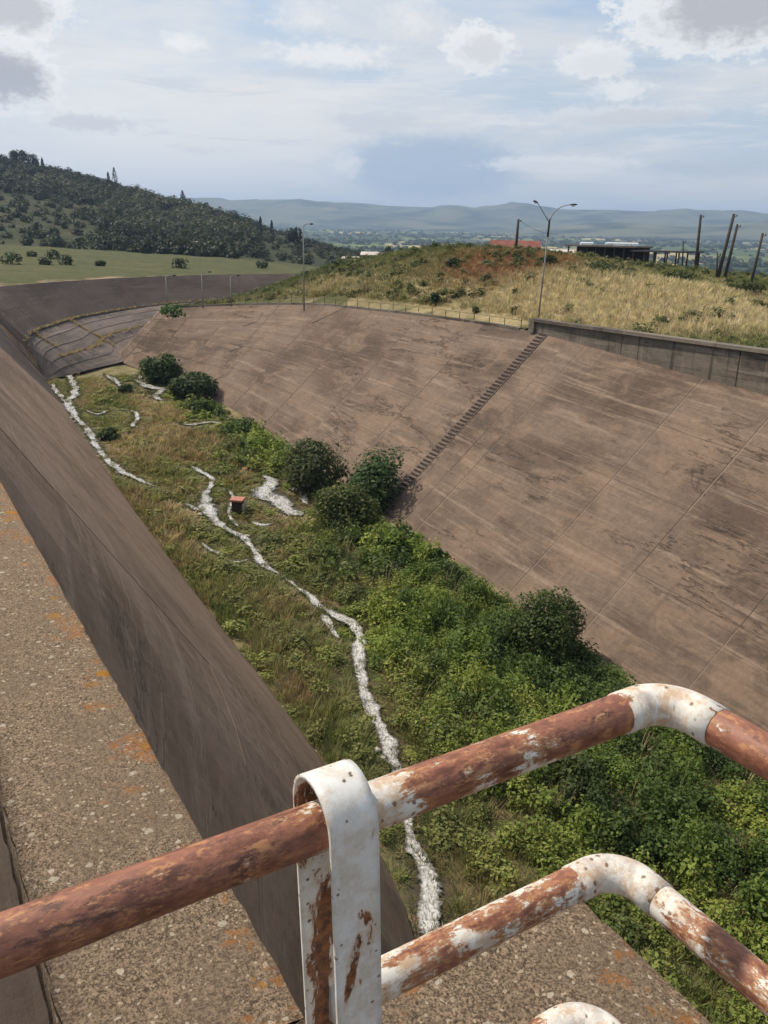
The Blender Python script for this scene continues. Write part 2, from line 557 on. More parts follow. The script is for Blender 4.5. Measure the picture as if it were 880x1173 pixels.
def fn_post(t, b):
    tc = t.n('ShaderNodeTexCoord').outputs['Object']
    n2 = t.noise(tc, 80, 6, 0.7)
    n = t.noise(t.vm('MULTIPLY', tc, (1, 1, 0.28)), 26, 7, 0.68, 0.5)
    k = t.m('ADD', t.m('MULTIPLY', n, 0.85), t.m('MULTIPLY', n2, 0.15))
    rusty = t.attr('rusty')
    rr = t.step(t.m('ADD', k, rusty), 0.63, 0.67)
    halo = t.m('MULTIPLY', t.step(t.m('ADD', k, rusty), 0.56, 0.68), 0.5)
    pc = t.mix(t.step(t.noise(tc, 30, 7, 0.75), 0.36, 0.66), (0.64, 0.64, 0.63), (0.50, 0.46, 0.40))
    pc = t.mix(halo, pc, (0.50, 0.30, 0.15))
    rc = t.mix(t.step(n2, 0.35, 0.65), (0.070, 0.026, 0.014), (0.235, 0.095, 0.040))
    c = t.mix(rr, pc, rc)
    spots = t.step(t.m('ADD', t.voro(tc, 55), t.m('MULTIPLY', n2, 0.5)), 0.42, 0.33)
    c = t.mix(t.m('MULTIPLY', spots, 0.9), c, (0.07, 0.035, 0.022))
    t.put(b.inputs['Base Color'], c)
    bump(t, b, t.m('SUBTRACT', t.m('MULTIPLY', n2, 0.4), t.m('MULTIPLY', rr, 0.8)), 0.5, 0.0015)


M['post'] = material('flaking_white_paint', fn_post, 0.45, 0.4)


def fn_leaf(t, b):
    c = t.attr('col', 'Color')
    t.put(b.inputs['Base Color'], c)
    tr = t.n('ShaderNodeBsdfTranslucent')
    t.put(tr.inputs[0], t.mix(1.0, c, (1.0, 1.08, 0.75), 'MULTIPLY'))
    mx = t.n('ShaderNodeMixShader')
    mx.inputs[0].default_value = 0.38
    t.nt.links.new(b.outputs[0], mx.inputs[1])
    t.nt.links.new(tr.outputs[0], mx.inputs[2])
    t.nt.links.new(mx.outputs[0], t.nt.nodes['Material Output'].inputs[0])


M['leaf'] = material('foliage', fn_leaf, 0.6, 0.25)


def plain(name, c0, c1, scale, rough=0.85, bumpd=0.0, spec=0.3):
    def fn(t, b):
        tc = t.n('ShaderNodeTexCoord').outputs['Object']
        n = t.noise(tc, scale, 6, 0.65)
        t.put(b.inputs['Base Color'], t.mix(t.step(n, 0.3, 0.7), c0, c1))
        if bumpd:
            bump(t, b, n, 0.6, bumpd)
    return material(name, fn, rough, spec)


M['bark'] = plain('bark', (0.045, 0.033, 0.024), (0.10, 0.075, 0.055), 8, 0.95, 0.02)
M['wood'] = plain('weathered_wood', (0.030, 0.026, 0.024), (0.075, 0.062, 0.055), 5, 0.9, 0.01)
M['steel'] = plain('grey_steel', (0.12, 0.125, 0.13), (0.22, 0.22, 0.22), 3, 0.5)
M['lamp_steel'] = plain('lamp_grey_paint', (0.15, 0.15, 0.15), (0.26, 0.25, 0.235), 2, 0.6)
M['dark_metal'] = plain('dark_metal', (0.03, 0.03, 0.03), (0.06, 0.055, 0.05), 4, 0.6)
M['stair'] = plain('dark_stair_concrete', (0.030, 0.024, 0.022), (0.085, 0.066, 0.057), 3, 0.95, 0.01)  # steps in a darker tone than the slope panels
M['rail_rust'] = plain('rusted_thin_rail', (0.07, 0.035, 0.025), (0.16, 0.09, 0.065), 3, 0.8)
M['path'] = plain('path_gravel', (0.33, 0.27, 0.235), (0.46, 0.385, 0.335), 0.8, 0.95)
M['roof_red'] = plain('red_roof_tiles', (0.13, 0.040, 0.028), (0.20, 0.072, 0.050), 0.6)
M['roof_pale'] = plain('pale_sheet_roof', (0.42, 0.37, 0.33), (0.55, 0.50, 0.45), 0.3)
M['roof_brown'] = plain('brown_sheet_roof', (0.13, 0.10, 0.085), (0.20, 0.165, 0.14), 0.4)
M['plaster'] = plain('cream_plaster', (0.50, 0.45, 0.37), (0.62, 0.57, 0.49), 0.3)
M['white_wall'] = plain('white_wall', (0.62, 0.62, 0.60), (0.76, 0.75, 0.72), 0.2)
M['brick_red'] = plain('red_wall', (0.26, 0.075, 0.045), (0.36, 0.12, 0.075), 0.4)
M['shed_dark'] = plain('dark_boards', (0.022, 0.020, 0.018), (0.052, 0.044, 0.038), 1.2)
M['glass_dark'] = plain('dark_window_pane', (0.02, 0.022, 0.025), (0.04, 0.042, 0.045), 0.5, 0.2)
M['box_red'] = plain('faded_red_paint', (0.30, 0.115, 0.085), (0.42, 0.20, 0.155), 6, 0.8)
M['box_dark'] = plain('rust_black_sheet', (0.020, 0.013, 0.011), (0.060, 0.034, 0.026), 6, 0.8)
M['stone'] = plain('pale_stone', (0.30, 0.27, 0.235), (0.48, 0.44, 0.39), 2.5, 0.95, 0.03)


def fn_water(t, b):
    tc = t.n('ShaderNodeTexCoord').outputs['Object']
    rip = t.noise(tc, 9, 5, 0.65, 0.6)
    lace = t.noise(tc, 2.6, 8, 0.72, 0.5)
    mid = t.attr('mid')
    body = t.m('ADD', mid, t.m('ADD', t.m('MULTIPLY', t.m('SUBTRACT', lace, 0.5), 2.4), t.m('MULTIPLY', t.m('SUBTRACT', t.noise(tc, 0.55, 4, 0.6), 0.52), 2.6)))
    foam_glint = t.m('MULTIPLY', t.m('ADD', 0.22, t.m('MULTIPLY', t.step(t.noise(t.vm('MULTIPLY', tc, (1.4, 0.6, 1)), 8, 5, 0.62, 0.9), 0.36, 0.62), 0.78)), t.step(body, 0.28, 0.95))
    c = t.mix(foam_glint, (0.090, 0.082, 0.070), (0.54, 0.53, 0.51))  # foam, with sky reflection and speckled glints put into the base colour
    t.put(b.inputs['Base Color'], c)
    t.put(b.inputs['Roughness'], t.m('ADD', 0.07, t.m('MULTIPLY', foam_glint, 0.28)))
    t.put(b.inputs['Alpha'], t.step(body, 0.22, 0.42))          # the sheet thins out to nothing at its ragged edge
    bump(t, b, rip, 0.3, 0.025)


M['water'] = material('foam_and_glint_water', fn_water, 0.2, 0.5)


def fn_soil(t, b):
    tc = t.n('ShaderNodeTexCoord').outputs['Object']
    n = t.noise(tc, 0.6, 6, 0.65)
    n2 = t.noise(tc, 5, 6, 0.7)
    c = t.mix(t.step(n, 0.35, 0.65), (0.120, 0.112, 0.050), (0.250, 0.190, 0.115))
    c = t.mix(t.step(n2, 0.45, 0.70), c, (0.140, 0.150, 0.055))
    wt = t.attr('wet')
    c = t.mix(t.m('MULTIPLY', wt, 0.85), c, (0.042, 0.034, 0.024))
    t.put(b.inputs['Base Color'], c)
    t.put(b.inputs['Roughness'], t.m('SUBTRACT', 0.95, t.m('MULTIPLY', wt, 0.6)))
    bump(t, b, n2, 0.8, 0.12)


M['soil'] = material('silt_and_roots', fn_soil, 0.95, 0.15)


def fn_terrain(t, b):
    tc = t.n('ShaderNodeTexCoord').outputs['Object']
    n = t.noise(tc, 0.035, 8, 0.62)
    n2 = t.noise(tc, 0.45, 7, 0.7)
    n3 = t.noise(tc, 2.5, 5, 0.7)
    g = t.mix(t.step(n2, 0.3, 0.7), (0.050, 0.058, 0.024), (0.092, 0.096, 0.042))
    g = t.mix(t.attr('wood'), g, (0.030, 0.036, 0.020))
    d = t.mix(t.step(n2, 0.3, 0.7), (0.205, 0.165, 0.085), (0.330, 0.270, 0.150))
    dry = t.step(t.m('ADD', t.attr('dry'), t.m('MULTIPLY', t.m('SUBTRACT', t.noise(tc, 0.09, 7, 0.65), 0.5), 1.3)), 0.30, 0.72)
    c = t.mix(dry, g, d)
    c = t.mix(t.m('MULTIPLY', t.step(n3, 0.50, 0.70), 0.5), c, (0.045, 0.050, 0.022))
    c = t.mix(t.m('MULTIPLY', t.step(t.noise(t.vm('MULTIPLY', tc, (0.4, 1, 1)), 0.11, 6, 0.65), 0.50, 0.66), 0.40), c, (0.120, 0.100, 0.052))
    c = t.mix(t.step(t.m('ADD', t.attr('rusty'), t.m('MULTIPLY', t.m('SUBTRACT', n2, 0.5), 0.8)), 0.42, 0.72), c, (0.215, 0.105, 0.062))
    c = t.mix(t.step(t.m('ADD', t.attr('bare'), t.m('MULTIPLY', t.m('SUBTRACT', n2, 0.5), 0.7)), 0.38, 0.66), c, (0.235, 0.175, 0.118))
    t.put(b.inputs['Base Color'], c)
    bump(t, b, t.m('ADD', n2, t.m('MULTIPLY', n3, 0.4)), 0.7, 0.3)


M['terrain'] = material('rough_grassland', fn_terrain, 0.95, 0.1)


def fn_plain(t, b):
    tc = t.n('ShaderNodeTexCoord').outputs['Object']
    v = t.vm('ADD', t.vm('MULTIPLY', tc, (1.0, 0.55, 1)), (40, 11, 0))
    cc = t.n('ShaderNodeSeparateColor')
    t.put(cc.inputs[0], t.voro(v, 0.0052, 'F1', 'Color'))
    g = t.mix(cc.outputs[0], (0.045, 0.075, 0.022), (0.135, 0.165, 0.050))
    c = t.mix(t.step(cc.outputs[1], 0.66, 0.70), g, (0.34, 0.28, 0.14))
    c = t.mix(t.step(cc.outputs[2], 0.60, 0.64), c, (0.040, 0.058, 0.024))
    c = t.mix(t.m('MULTIPLY', t.step(t.noise(tc, 0.0022, 6, 0.6), 0.46, 0.62), 0.7), c, (0.042, 0.060, 0.026))
    t.put(b.inputs['Base Color'], c)


M['plain'] = material('plain_fields', fn_plain, 0.95, 0.1)


def fn_ridge(t, b):
    tc = t.n('ShaderNodeTexCoord').outputs['Object']
    n = t.noise(tc, 0.0035, 8, 0.62)
    n2 = t.noise(t.vm('MULTIPLY', tc, (1, 0.4, 2.5)), 0.0018, 6, 0.6)
    c = t.mix(t.step(n, 0.38, 0.58), (0.020, 0.032, 0.018), (0.105, 0.110, 0.058))
    k = t.m('MULTIPLY', t.step(n2, 0.60, 0.66), t.attr('low'))
    c = t.mix(k, c, (0.34, 0.26, 0.15))
    t.put(b.inputs['Base Color'], c)


M['ridge'] = material('wooded_ridge', fn_ridge, 0.95, 0.1)

# ------------------------------------------------------------------ channel outlines (s, t, z)
# left wall: floor edge and top edge, near to far, then round the outside of the bend
L_base = np.array([(-8, 0.95, 0), (0, 1.1, 0), (3, 2.0, 0), (6, 4.2, 0), (10, 7.6, 0), (14, 10.6, 0), (17.5, 12.3, 0), (22.2, 13.4, 0), (30, 13.9, 0), (45, 14.2, 0), (68, 14.9, 0), (90, 15.9, 0), (100, 16.4, 0)], float)
L_base[:, 2] = floor_z(L_base[:, 0])
L_top = np.array([(-8, 0.58, -1.95), (0, 0.58, -1.95), (3, 0.58, -1.95), (6, 0.58, -1.95), (10, 0.58, -1.95), (14, 0.7, -2.1), (17.5, 0.95, -2.5), (22.2, 1.3, -3.0), (30, 2.0, -4.0), (45, 3.2, -5.6), (68, 4.6, -6.8), (90, 7.0, -7.0), (101, 8.8, -7.0)], float)
F_base = np.array([(104, 16.6, -16.6), (105, 15.4, -13.0), (108, 16.2, -12.0), (114, 19.7, -11.7), (122, 25.8, -11.4), (132, 38.6, -11.0), (138, 54, -10.8), (141.5, 72, -10.8), (143, 95, -10.8)], float)
F_top = np.array([(105.5, 9.7, -7.0), (108, 10.4, -7.0), (111, 11.3, -7.0), (117, 14.6, -7.0), (125.6, 22.6, -7.0), (136, 36, -7.0), (143, 52.8, -7.0), (147.4, 70.6, -7.1), (149, 95, -7.1)], float)
LB = np.r_[L_base, F_base]
LT = np.r_[L_top, F_top]
# right wall: floor edge and top edge, then round the inside of the bend
R_base = np.array([(-8, 31.2, 0), (20, 31.0, 0), (40, 31.0, 0), (52, 31.3, 0), (66, 32.0, 0), (76, 32.2, 0), (86, 31.6, 0), (95, 30.6, 0), (102, 29.3, 0), (107, 27.9, 0)], float)
R_base[:, 2] = floor_z(R_base[:, 0])
R_base = np.r_[R_base, [(111, 26.8, -16.0), (115, 28.3, -15.5), (118.5, 32, -14.9), (122, 40, -14), (126, 54, -13), (130, 95, -12)]]
R_top = np.array([(-8, 46.7, -12.0), (20, 46.6, -9.7), (40, 46.5, -8.15), (52, 46.2, -7.2), (65.5, 45.4, -7.1), (75, 44.4, -7.2), (86, 42.9, -7.45), (95, 40.4, -8.05), (102, 37.5, -8.65), (106, 35.2, -9.05), (109, 33.0, -9.4), (112.5, 33.6, -9.6), (115.5, 37.0, -9.6), (118.5, 44, -9.4), (121.5, 56, -9), (124, 95, -8.5)], float)


def lerp_rows(P, x):
    """sample polyline P at fractional index x"""
    i = np.clip(np.floor(x).astype(int), 0, len(P) - 2)
    f = (x - i)[:, None]
    return P[i] * (1 - f) + P[i + 1] * f


def dense(P, k=6):
    """Catmull-Rom refinement, keeps the given points"""
    out = []
    n = len(P)
    for i in range(n - 1):
        p0, p1, p2, p3 = P[max(i - 1, 0)], P[i], P[i + 1], P[min(i + 2, n - 1)]
        for j in range(k):
            u = j / k
            out.append(0.5 * ((2 * p1) + (-p0 + p2) * u + (2 * p0 - 5 * p1 + 4 * p2 - p3) * u * u + (-p0 + 3 * p1 - 3 * p2 + p3) * u ** 3))
    out.append(P[-1])
    return np.array(out)


LBd, LTd = dense(LB), dense(LT)
RBd, RTd = dense(R_base), dense(R_top)


def wall_panels(thing, Bd, Td, joints, rows, mat, gap_s, gap_r, outward, key=None, mats=None, core_mat=None):
    """panels set on a core; joints = positions along the wall (fractional index of the dense outline), rows = heights 0..1"""
    Bw, Tw = W3(Bd), W3(Td)
    arc = np.r_[0, np.cumsum(np.linalg.norm(np.diff((Bw + Tw) / 2, axis=0), axis=1))]
    idx = np.arange(len(Bd))

    def surf(a, r):
        x = np.interp(a, arc, idx)
        b = lerp_rows(Bw, np.atleast_1d(x))[0]
        tt = lerp_rows(Tw, np.atleast_1d(x))[0]
        return b * (1 - r) + tt * r

    def nrm(a, r):
        e = 0.3
        da = surf(min(a + e, arc[-1]), r) - surf(max(a - e, 0), r)
        dr = surf(a, min(r + 0.02, 1)) - surf(a, max(r - 0.02, 0))
        nn = np.cross(da, dr) * outward
        return nn / np.linalg.norm(nn)

    # core
    As = np.arange(arc[0], arc[-1] + 0.01, 2.0)
    Rs = np.linspace(0, 1, 7)
    V, UV = [], []
    for a in As:
        ln = np.linalg.norm(surf(a, 1) - surf(a, 0))
        for r in Rs:
            V.append(surf(a, r) - nrm(a, r) * 0.025)
            UV.append((a, r * ln))
    nR = len(Rs)
    Fc = [(i * nR + j, (i + 1) * nR + j, (i + 1) * nR + j + 1, i * nR + j + 1) for i in range(len(As) - 1) for j in range(nR - 1)]
    mesh_obj('joint_bed', V, Fc, core_mat or M['core'], thing, True, UV)
    js = [arc[0]] + [j for j in joints if arc[0] < j < arc[-1]] + [arc[-1]]
    for a0, a1 in zip(js[:-1], js[1:]):
        for r0, r1 in zip(rows[:-1], rows[1:]):
            mid = (a0 + a1) / 2
            ln = np.linalg.norm(surf(mid, 1) - surf(mid, 0))
            g = gap_s * random.uniform(0.4, 1.3) / 2
            gr = gap_r / ln / 2 * random.uniform(0.6, 1.4)
            A = np.linspace(a0 + g, a1 - g, max(2, int((a1 - a0) / 2.0) + 2))
            RR = np.linspace(r0 + (gr if r0 > 0 else 0), r1 - (gr if r1 < 1 else 0), 4)
            proud = random.uniform(-0.008, 0.010)
            V, UV, ids = [], [], {}
            for i, a in enumerate(A):
                for j, r in enumerate(RR):
                    ids[i, j] = len(V)
                    V.append(surf(a, r) + nrm(a, r) * proud)
                    UV.append((a, r * ln))
            F = [(ids[i, j], ids[i + 1, j], ids[i + 1, j + 1], ids[i, j + 1]) for i in range(len(A) - 1) for j in range(len(RR) - 1)]
            if outward < 0:
                F = [f[::-1] for f in F]
            # edges turned back into the wall
            ring = [(i, 0) for i in range(len(A))] + [(len(A) - 1, j) for j in range(1, len(RR))] + [(i, len(RR) - 1) for i in range(len(A) - 2, -1, -1)] + [(0, j) for j in range(len(RR) - 2, 0, -1)]
            base = len(V)
            for (i, j) in ring:
                V.append(V[ids[i, j]] - nrm(A[i], RR[j]) * 0.09)
                UV.append(UV[ids[i, j]])
            m_ = len(ring)
            for q in range(m_):
                f = (ids[ring[q]], base + q, base + (q + 1) % m_, ids[ring[(q + 1) % m_]])
                F.append(f if outward > 0 else f[::-1])
            mt = mat if mats is None else mats(mid)
            mesh_obj('panel', V, F, mt, thing, False, UV)
    return arc


# ------------------------------------------------------------------ ground, hills
hole = np.r_[np.array([(p[0], p[1] - 0.42, 0) for p in LTd if p[0] < 12 and p[1] < 2]), LTd[[i for i, p in enumerate(LTd) if not (p[0] < 12 and p[1] < 2)]], RTd[::-1]]
hz = np.r_[[(-2.75 if (p[0] < 12 and p[1] < 2) else p[2] - 0.12) for p in LTd], [(-6.45 if p[0] < 52.3 and p[1] > 40 else p[2] - 0.12) for p in RTd[::-1]]]
# ground behind the upper wall starts at its back
for k in range(len(hole)):
    if hole[k][0] < 52.3 and hole[k][1] > 40:
        hole[k][1] += 0.55
HW = W3(np.c_[hole[:, 0], hole[:, 1], hz])

ctrl = [tuple(p) for p in HW[::3]]
for (u, v, Y) in ((400, 299, 118), (450, 290, 114), (500, 284.5, 110), (545, 288, 106), (600, 293, 100), (650, 298, 98), (700, 303, 96), (760, 313, 92), (800, 323, 90), (870, 342, 84), (1000, 372, 74),
                  (345, 319, 124), (300, 332, 112), (262, 341, 105), (620, 320, 84), (700, 335, 78), (500, 315, 93), (430, 318, 98), (780, 352, 72)):
    ctrl.append(tuple(at(u, v, Y)))
for (x, y, z) in ((20, 140, -5), (0, 150, -6.5), (45, 130, -5), (70, 115, -5.5), (100, 90, -6), (90, 40, -6.5), (120, -20, -8), (60, 220, -13), (130, 180, -13), (180, 100, -14), (200, 0, -15), (90, 330, -32), (200, 260, -34), (320, 120, -37), (320, -60, -37), (150, 420, -38), (-10, 185, -8), (40, 190, -9), (-5, 260, -11), (60, -60, -14), (20, -60, -14), (-20, -60, -4),
                  (-60, 240, -6.5), (-90, 200, -6.5), (-110, 160, -6.3), (-40, 200, -7.0), (-75, 150, -6.8), (-80, 100, -5.5), (-70, 40, -3.5), (-30, 10, -2.8), (-12, 4, -2.7), (-120, 60, -3), (-20, 40, -3.2), (-50, 80, -5), (-120, 280, -5.5), (-45, 280, -7.5)):
    ctrl.append((x, y, z))
for (u, v, Y) in ((-300, 150, 480), (-150, 168, 520), (0, 182, 560), (50, 194, 560), (100, 208, 550), (150, 222, 540), (200, 236, 520), (240, 246, 500), (280, 260, 480), (330, 277, 450), (380, 287, 430), (430, 294, 410), (480, 300, 400),
                  (0, 230, 420), (100, 246, 400), (200, 263, 380), (300, 281, 350), (-200, 215, 400), (0, 280, 290), (100, 287, 270)):
    ctrl.append(tuple(at(u, v, Y)))
for (x, y, z) in ((-420, 700, 40), (-250, 760, 15), (-120, 760, -12), (0, 700, -28), (100, 600, -38), (-700, 500, 60), (-700, 100, 30), (-600, 900, -20), (-200, 950, -40), (-400, 1000, -40), (50, 900, -42), (-700, -150, 10), (-300, -150, 2), (200, 800, -45), (-750, 1000, -40), (320, 400, -42), (320, 1000, -45)):
    ctrl.append((x, y, z))
ctrl = np.array(ctrl)
CP = ctrl[:, :2]
D = np.linalg.norm(CP[:, None] - CP[None], axis=2)
A = np.block([[D + np.eye(len(CP)) * 1e-6, np.ones((len(CP), 1))], [np.ones((1, len(CP))), np.zeros((1, 1))]])
WGT = np.linalg.solve(A, np.r_[ctrl[:, 2], 0])


def vnoise(x, y, seed=0):
    xi, yi = np.floor(x).astype(np.int64), np.floor(y).astype(np.int64)
    xf, yf = x - xi, y - yi
    xf, yf = xf * xf * (3 - 2 * xf), yf * yf * (3 - 2 * yf)

    def h(a, b):
        v = np.sin(a * 127.1 + b * 311.7 + seed * 74.7) * 43758.5453
        return v - np.floor(v)
    return (h(xi, yi) * (1 - xf) + h(xi + 1, yi) * xf) * (1 - yf) + (h(xi, yi + 1) * (1 - xf) + h(xi + 1, yi + 1) * xf) * yf


def fbm(x, y, seed=0, o=4):
    v, a, tot = 0, 1, 0
    for k in range(o):
        v = v + a * vnoise(x * 2 ** k, y * 2 ** k, seed + k)
        tot += a
        a *= 0.5
    return v / tot


HP = HW[:, :2]


def dist_hole(P):
    a, b = HP, np.roll(HP, -1, axis=0)
    ab = b - a
    out = np.full(len(P), 1e9)
    for i in range(len(a)):
        tt = np.clip(((P - a[i]) @ ab[i]) / (ab[i] @ ab[i] + 1e-9), 0, 1)
        out = np.minimum(out, np.linalg.norm(P - (a[i] + tt[:, None] * ab[i]), axis=1))
    return out


def in_poly(P, Q):
    x, y = P[:, 0], P[:, 1]
    ins = np.zeros(len(P), bool)
    j = len(Q) - 1
    for i in range(len(Q)):
        c = ((Q[i, 1] > y) != (Q[j, 1] > y)) & (x < (Q[j, 0] - Q[i, 0]) * (y - Q[i, 1]) / (Q[j, 1] - Q[i, 1] + 1e-12) + Q[i, 0])
        ins ^= c
        j = i
    return ins


def ground_z(P, bumps=True):
    P = np.atleast_2d(P)[:, :2]
    d = np.linalg.norm(P[:, None] - CP[None], axis=2)
    z = d @ WGT[:-1] + WGT[-1]
    if bumps:
        k = np.clip(dist_hole(P) / 12, 0, 1)
        z = z + k * ((fbm(P[:, 0] / 9, P[:, 1] / 9, 3) - 0.5) * 0.9 + (fbm(P[:, 0] / 45, P[:, 1] / 45, 9) - 0.5) * 2.0)
    return z


def grid_pts(x0, x1, y0, y1, st):
    X, Y = np.meshgrid(np.arange(x0, x1, st), np.arange(y0, y1, st))
    P = np.c_[X.ravel(), Y.ravel()]
    return P + rng.uniform(-0.3, 0.3, P.shape) * st


pf = grid_pts(-140, 140, -50, 260, 4.0)
pc = grid_pts(-720, 310, -140, 980, 16.0)
pc = pc[~((pc[:, 0] > -138) & (pc[:, 0] < 138) & (pc[:, 1] > -48) & (pc[:, 1] < 258))]
PTS = np.r_[pf, pc]
dd = dist_hole(PTS)
PTS = PTS[(dd > 1.2) & ~in_poly(PTS, HP)]
box4 = np.array([(-740, -150), (320, -150), (320, 1000), (-740, 1000)], float)
allp = np.r_[HP, box4, PTS]
nh = len(HP)
edges = [(i, (i + 1) % nh) for i in range(nh)]
cdt = delaunay_2d_cdt([Vector(p) for p in allp], edges, [], 0, 1e-5)
vo = np.array([tuple(v) for v in cdt[0]])
fo = np.array([tuple(f) for f in cdt[2]])
cen = vo[fo].mean(axis=1)
fo = fo[~in_poly(cen, HP)]
zz = ground_z(vo)
# exact height on the rim of the channel
orig = cdt[3]
for i, oo in enumerate(orig):
    for k in oo:
        if k < nh:
            zz[i] = HW[k, 2]
dv = dist_hole(vo)
sv, tv = to_st(vo)
far_side = (sv > 100) & (vo[:, 1] > 100) & (zz > -9)
outer = ~in_poly(vo, W3(np.c_[np.r_[RTd[:, 0], 250, 250, -60], np.r_[RTd[:, 1], 95, 400, 400], np.zeros(len(RTd) + 3)])[:, :2])
bare = np.where(outer & (sv > 60), np.exp(-((dv - 1.5) / 3.0) ** 2) * 0.70, 0)
bare = np.maximum(bare, np.where(outer & (sv <= 60), 0.35 * np.exp(-dv / 8), 0))


def near(u, v, Y, r):
    p = at(u, v, Y)[:2]
    return np.exp(-np.sum((vo - p) ** 2, axis=1) / r ** 2)


dry = np.clip(0.15 + 0.55 * near(760, 350, 74, 13) + 0.6 * near(690, 345, 76, 10) + 0.6 * near(840, 365, 70, 12) + 0.35 * near(420, 330, 95, 9) + 0.3 * near(345, 330, 105, 9) + 0.4 * near(540, 335, 85, 10) + 0.3 * near(720, 305, 95, 9), 0, 1)
dry = np.where(outer, 0.10, dry)
rusty = np.clip(0.75 * near(580, 305, 98, 7) + 0.55 * near(560, 318, 90, 6) + 0.35 * near(620, 300, 98, 6), 0, 1)
ang = vo[:, 0] / np.maximum(vo[:, 1], 1)
wfoot = np.interp(ang, [-0.75, -0.45, -0.36, -0.27, -0.18, -0.1, 0.05, 0.2], [285, 285, 272, 250, 243, 246, 262, 300])
wood = np.clip((vo[:, 1] - wfoot) / 12, 0, 1) * np.where((ang < -0.33) & (vo[:, 1] < 440), 0.7, 0.95)
ground = mesh_obj('terrain', np.c_[vo, zz], fo, M['terrain'], None, True, None, {'dry': dry, 'bare': bare, 'rusty': rusty, 'wood': wood})
tag(ground, kind='structure')

# the plain: one sheet that reaches the horizon
def plain_z(x, y):
    return -46 + 0.019 * np.maximum(0, np.minimum(y, 7000) - 600)     # the plain rises gently towards the hills


PX = np.linspace(-14000, 14000, 15)
PY = np.array([-14000, -9000, -4000, -1000, 0, 600, 1000, 2000, 3000, 4000, 5000, 6000, 7000, 10000, 14000.0])
V = [(x, y, plain_z(x, y)) for y in PY for x in PX]
F = [(j * 15 + i, j * 15 + i + 1, (j + 1) * 15 + i + 1, (j + 1) * 15 + i) for j in range(14) for i in range(14)]
tag(mesh_obj('plain', V, F, M['plain']), kind='structure')


def ridge(name, spec, depth, ny, seed, base_z=0):
    us = np.array([q[0] for q in spec], float)
    vs = np.array([q[1] for q in spec], float)
    ys = np.array([q[2] for q in spec], float)
    U = np.linspace(us[0], us[-1], 180)
    V, low = [], []
    for iu, u in enumerate(U):
        v, Yc = np.interp(u, us, vs), np.interp(u, us, ys)
        top = at(u, v, Yc)
        dirn = np.array([top[0], top[1]]) / np.hypot(top[0], top[1])
        for j in range(ny):
            f = j / (ny - 1)                     # 0 foot, 0.6 crest, 1 back foot
            off = (f - 0.6) * depth
            p = np.array([top[0], top[1]]) + dirn * off
            hgt = (math.sin(min(f / 0.6, 1) * math.pi / 2) ** 1.4) if f <= 0.6 else max(0, 1 - (f - 0.6) / 0.4)
            nn = fbm(np.array([p[0] / 420]), np.array([p[1] / 420]), seed, 6)[0] - 0.5
            z = base_z - 4 + (top[2] - base_z + 4) * hgt * (1 + nn * (0.75 if f < 0.58 else 0.10))
            V.append((p[0], p[1], z))
            low.append(1.0 - min(1, f / 0.5))
    F = [(i * ny + j, (i + 1) * ny + j, (i + 1) * ny + j + 1, i * ny + j + 1) for i in range(len(U) - 1) for j in range(ny - 1)]
    return tag(mesh_obj(name, V, F, M['ridge'], None, True, None, {'low': low}), kind='structure')


ridge('far_hills', ((-400, 222, 6200), (100, 228, 6200), (280, 232, 6200), (400, 235, 6200), (480, 237, 6200), (560, 239, 6200), (640, 239, 6200), (720, 241, 6100), (800, 244, 6000), (880, 247, 6000), (1000, 246, 6000), (1400, 252, 6000)), 2600, 26, 5, 38)
ridge('near_hills', ((520, 268, 4300), (600, 263, 4300), (660, 258, 4300), (720, 255, 4300), (780, 258, 4200), (840, 257, 4200), (900, 250, 4200), (1100, 252, 4200), (1300, 268, 4200)), 1500, 18, 8, 14)

# ------------------------------------------------------------------ channel floor and apron
inner = dense(np.array([(102.5, 16.0, -16.8), (104.5, 19.5, -16.6), (107, 23.5, -16.3), (110.0, 27.6, -16.05), (115, 28.9, -15.4), (118.5, 32.6, -14.8), (122, 40.6, -13.9), (126, 54.6, -12.9), (130, 95, -11.9)], float), 5)
outer_a = dense(F_base + np.array([0.3, -0.3, 0.02]), 5)
iw, ow = W3(resample(inner, 1.0)), W3(resample(outer_a, 1.0))
n_ = 70
xi = np.linspace(0, 1, n_)


def prm(P, x):
    d = np.r_[0, np.cumsum(np.linalg.norm(np.diff(P, axis=0), axis=1))]
    return np.c_[[np.interp(x * d[-1], d, P[:, k]) for k in range(3)]].T


IA, OA = prm(iw, xi), prm(ow, xi)
V, UV = [], []
ROWS = 5
V4 = []
for k in range(ROWS + 1):
    V4.append(IA + (OA - IA) * k / ROWS)
apron = empty('stepped_apron', IA[20], 'low stepped concrete apron curving below the dark far spillway wall', 'apron')
for k in range(ROWS):
    a, b = V4[k], V4[k + 1]
    rise = (b[:, 2] - a[:, 2])[:, None]
    lo = a.copy(); hi = b.copy()
    lo[:, 2] += rise[:, 0] * 0.07
    P = np.r_[a, lo, hi]
    uvv = np.r_[np.c_[xi * 100, np.full(n_, k * 3)], np.c_[xi * 100, np.full(n_, k * 3 + 0.6)], np.c_[xi * 100, np.full(n_, k * 3 + 3)]]
    Fq = [(q * n_ + i, q * n_ + i + 1, (q + 1) * n_ + i + 1, (q + 1) * n_ + i) for q in (0, 1) for i in range(n_ - 1)]
    mesh_obj('step', P, Fq, M['apron'], apron, False, uvv)

# ------------------------------------------------------------------ walls
lw = empty('spillway_wall', W3((40, 14, floor_z(40))), 'long brown concrete spillway wall sloping down on the near left, curving dark at its far end', 'wall')


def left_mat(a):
    return M['slope_old'] if a < 98 else M['far_wall']


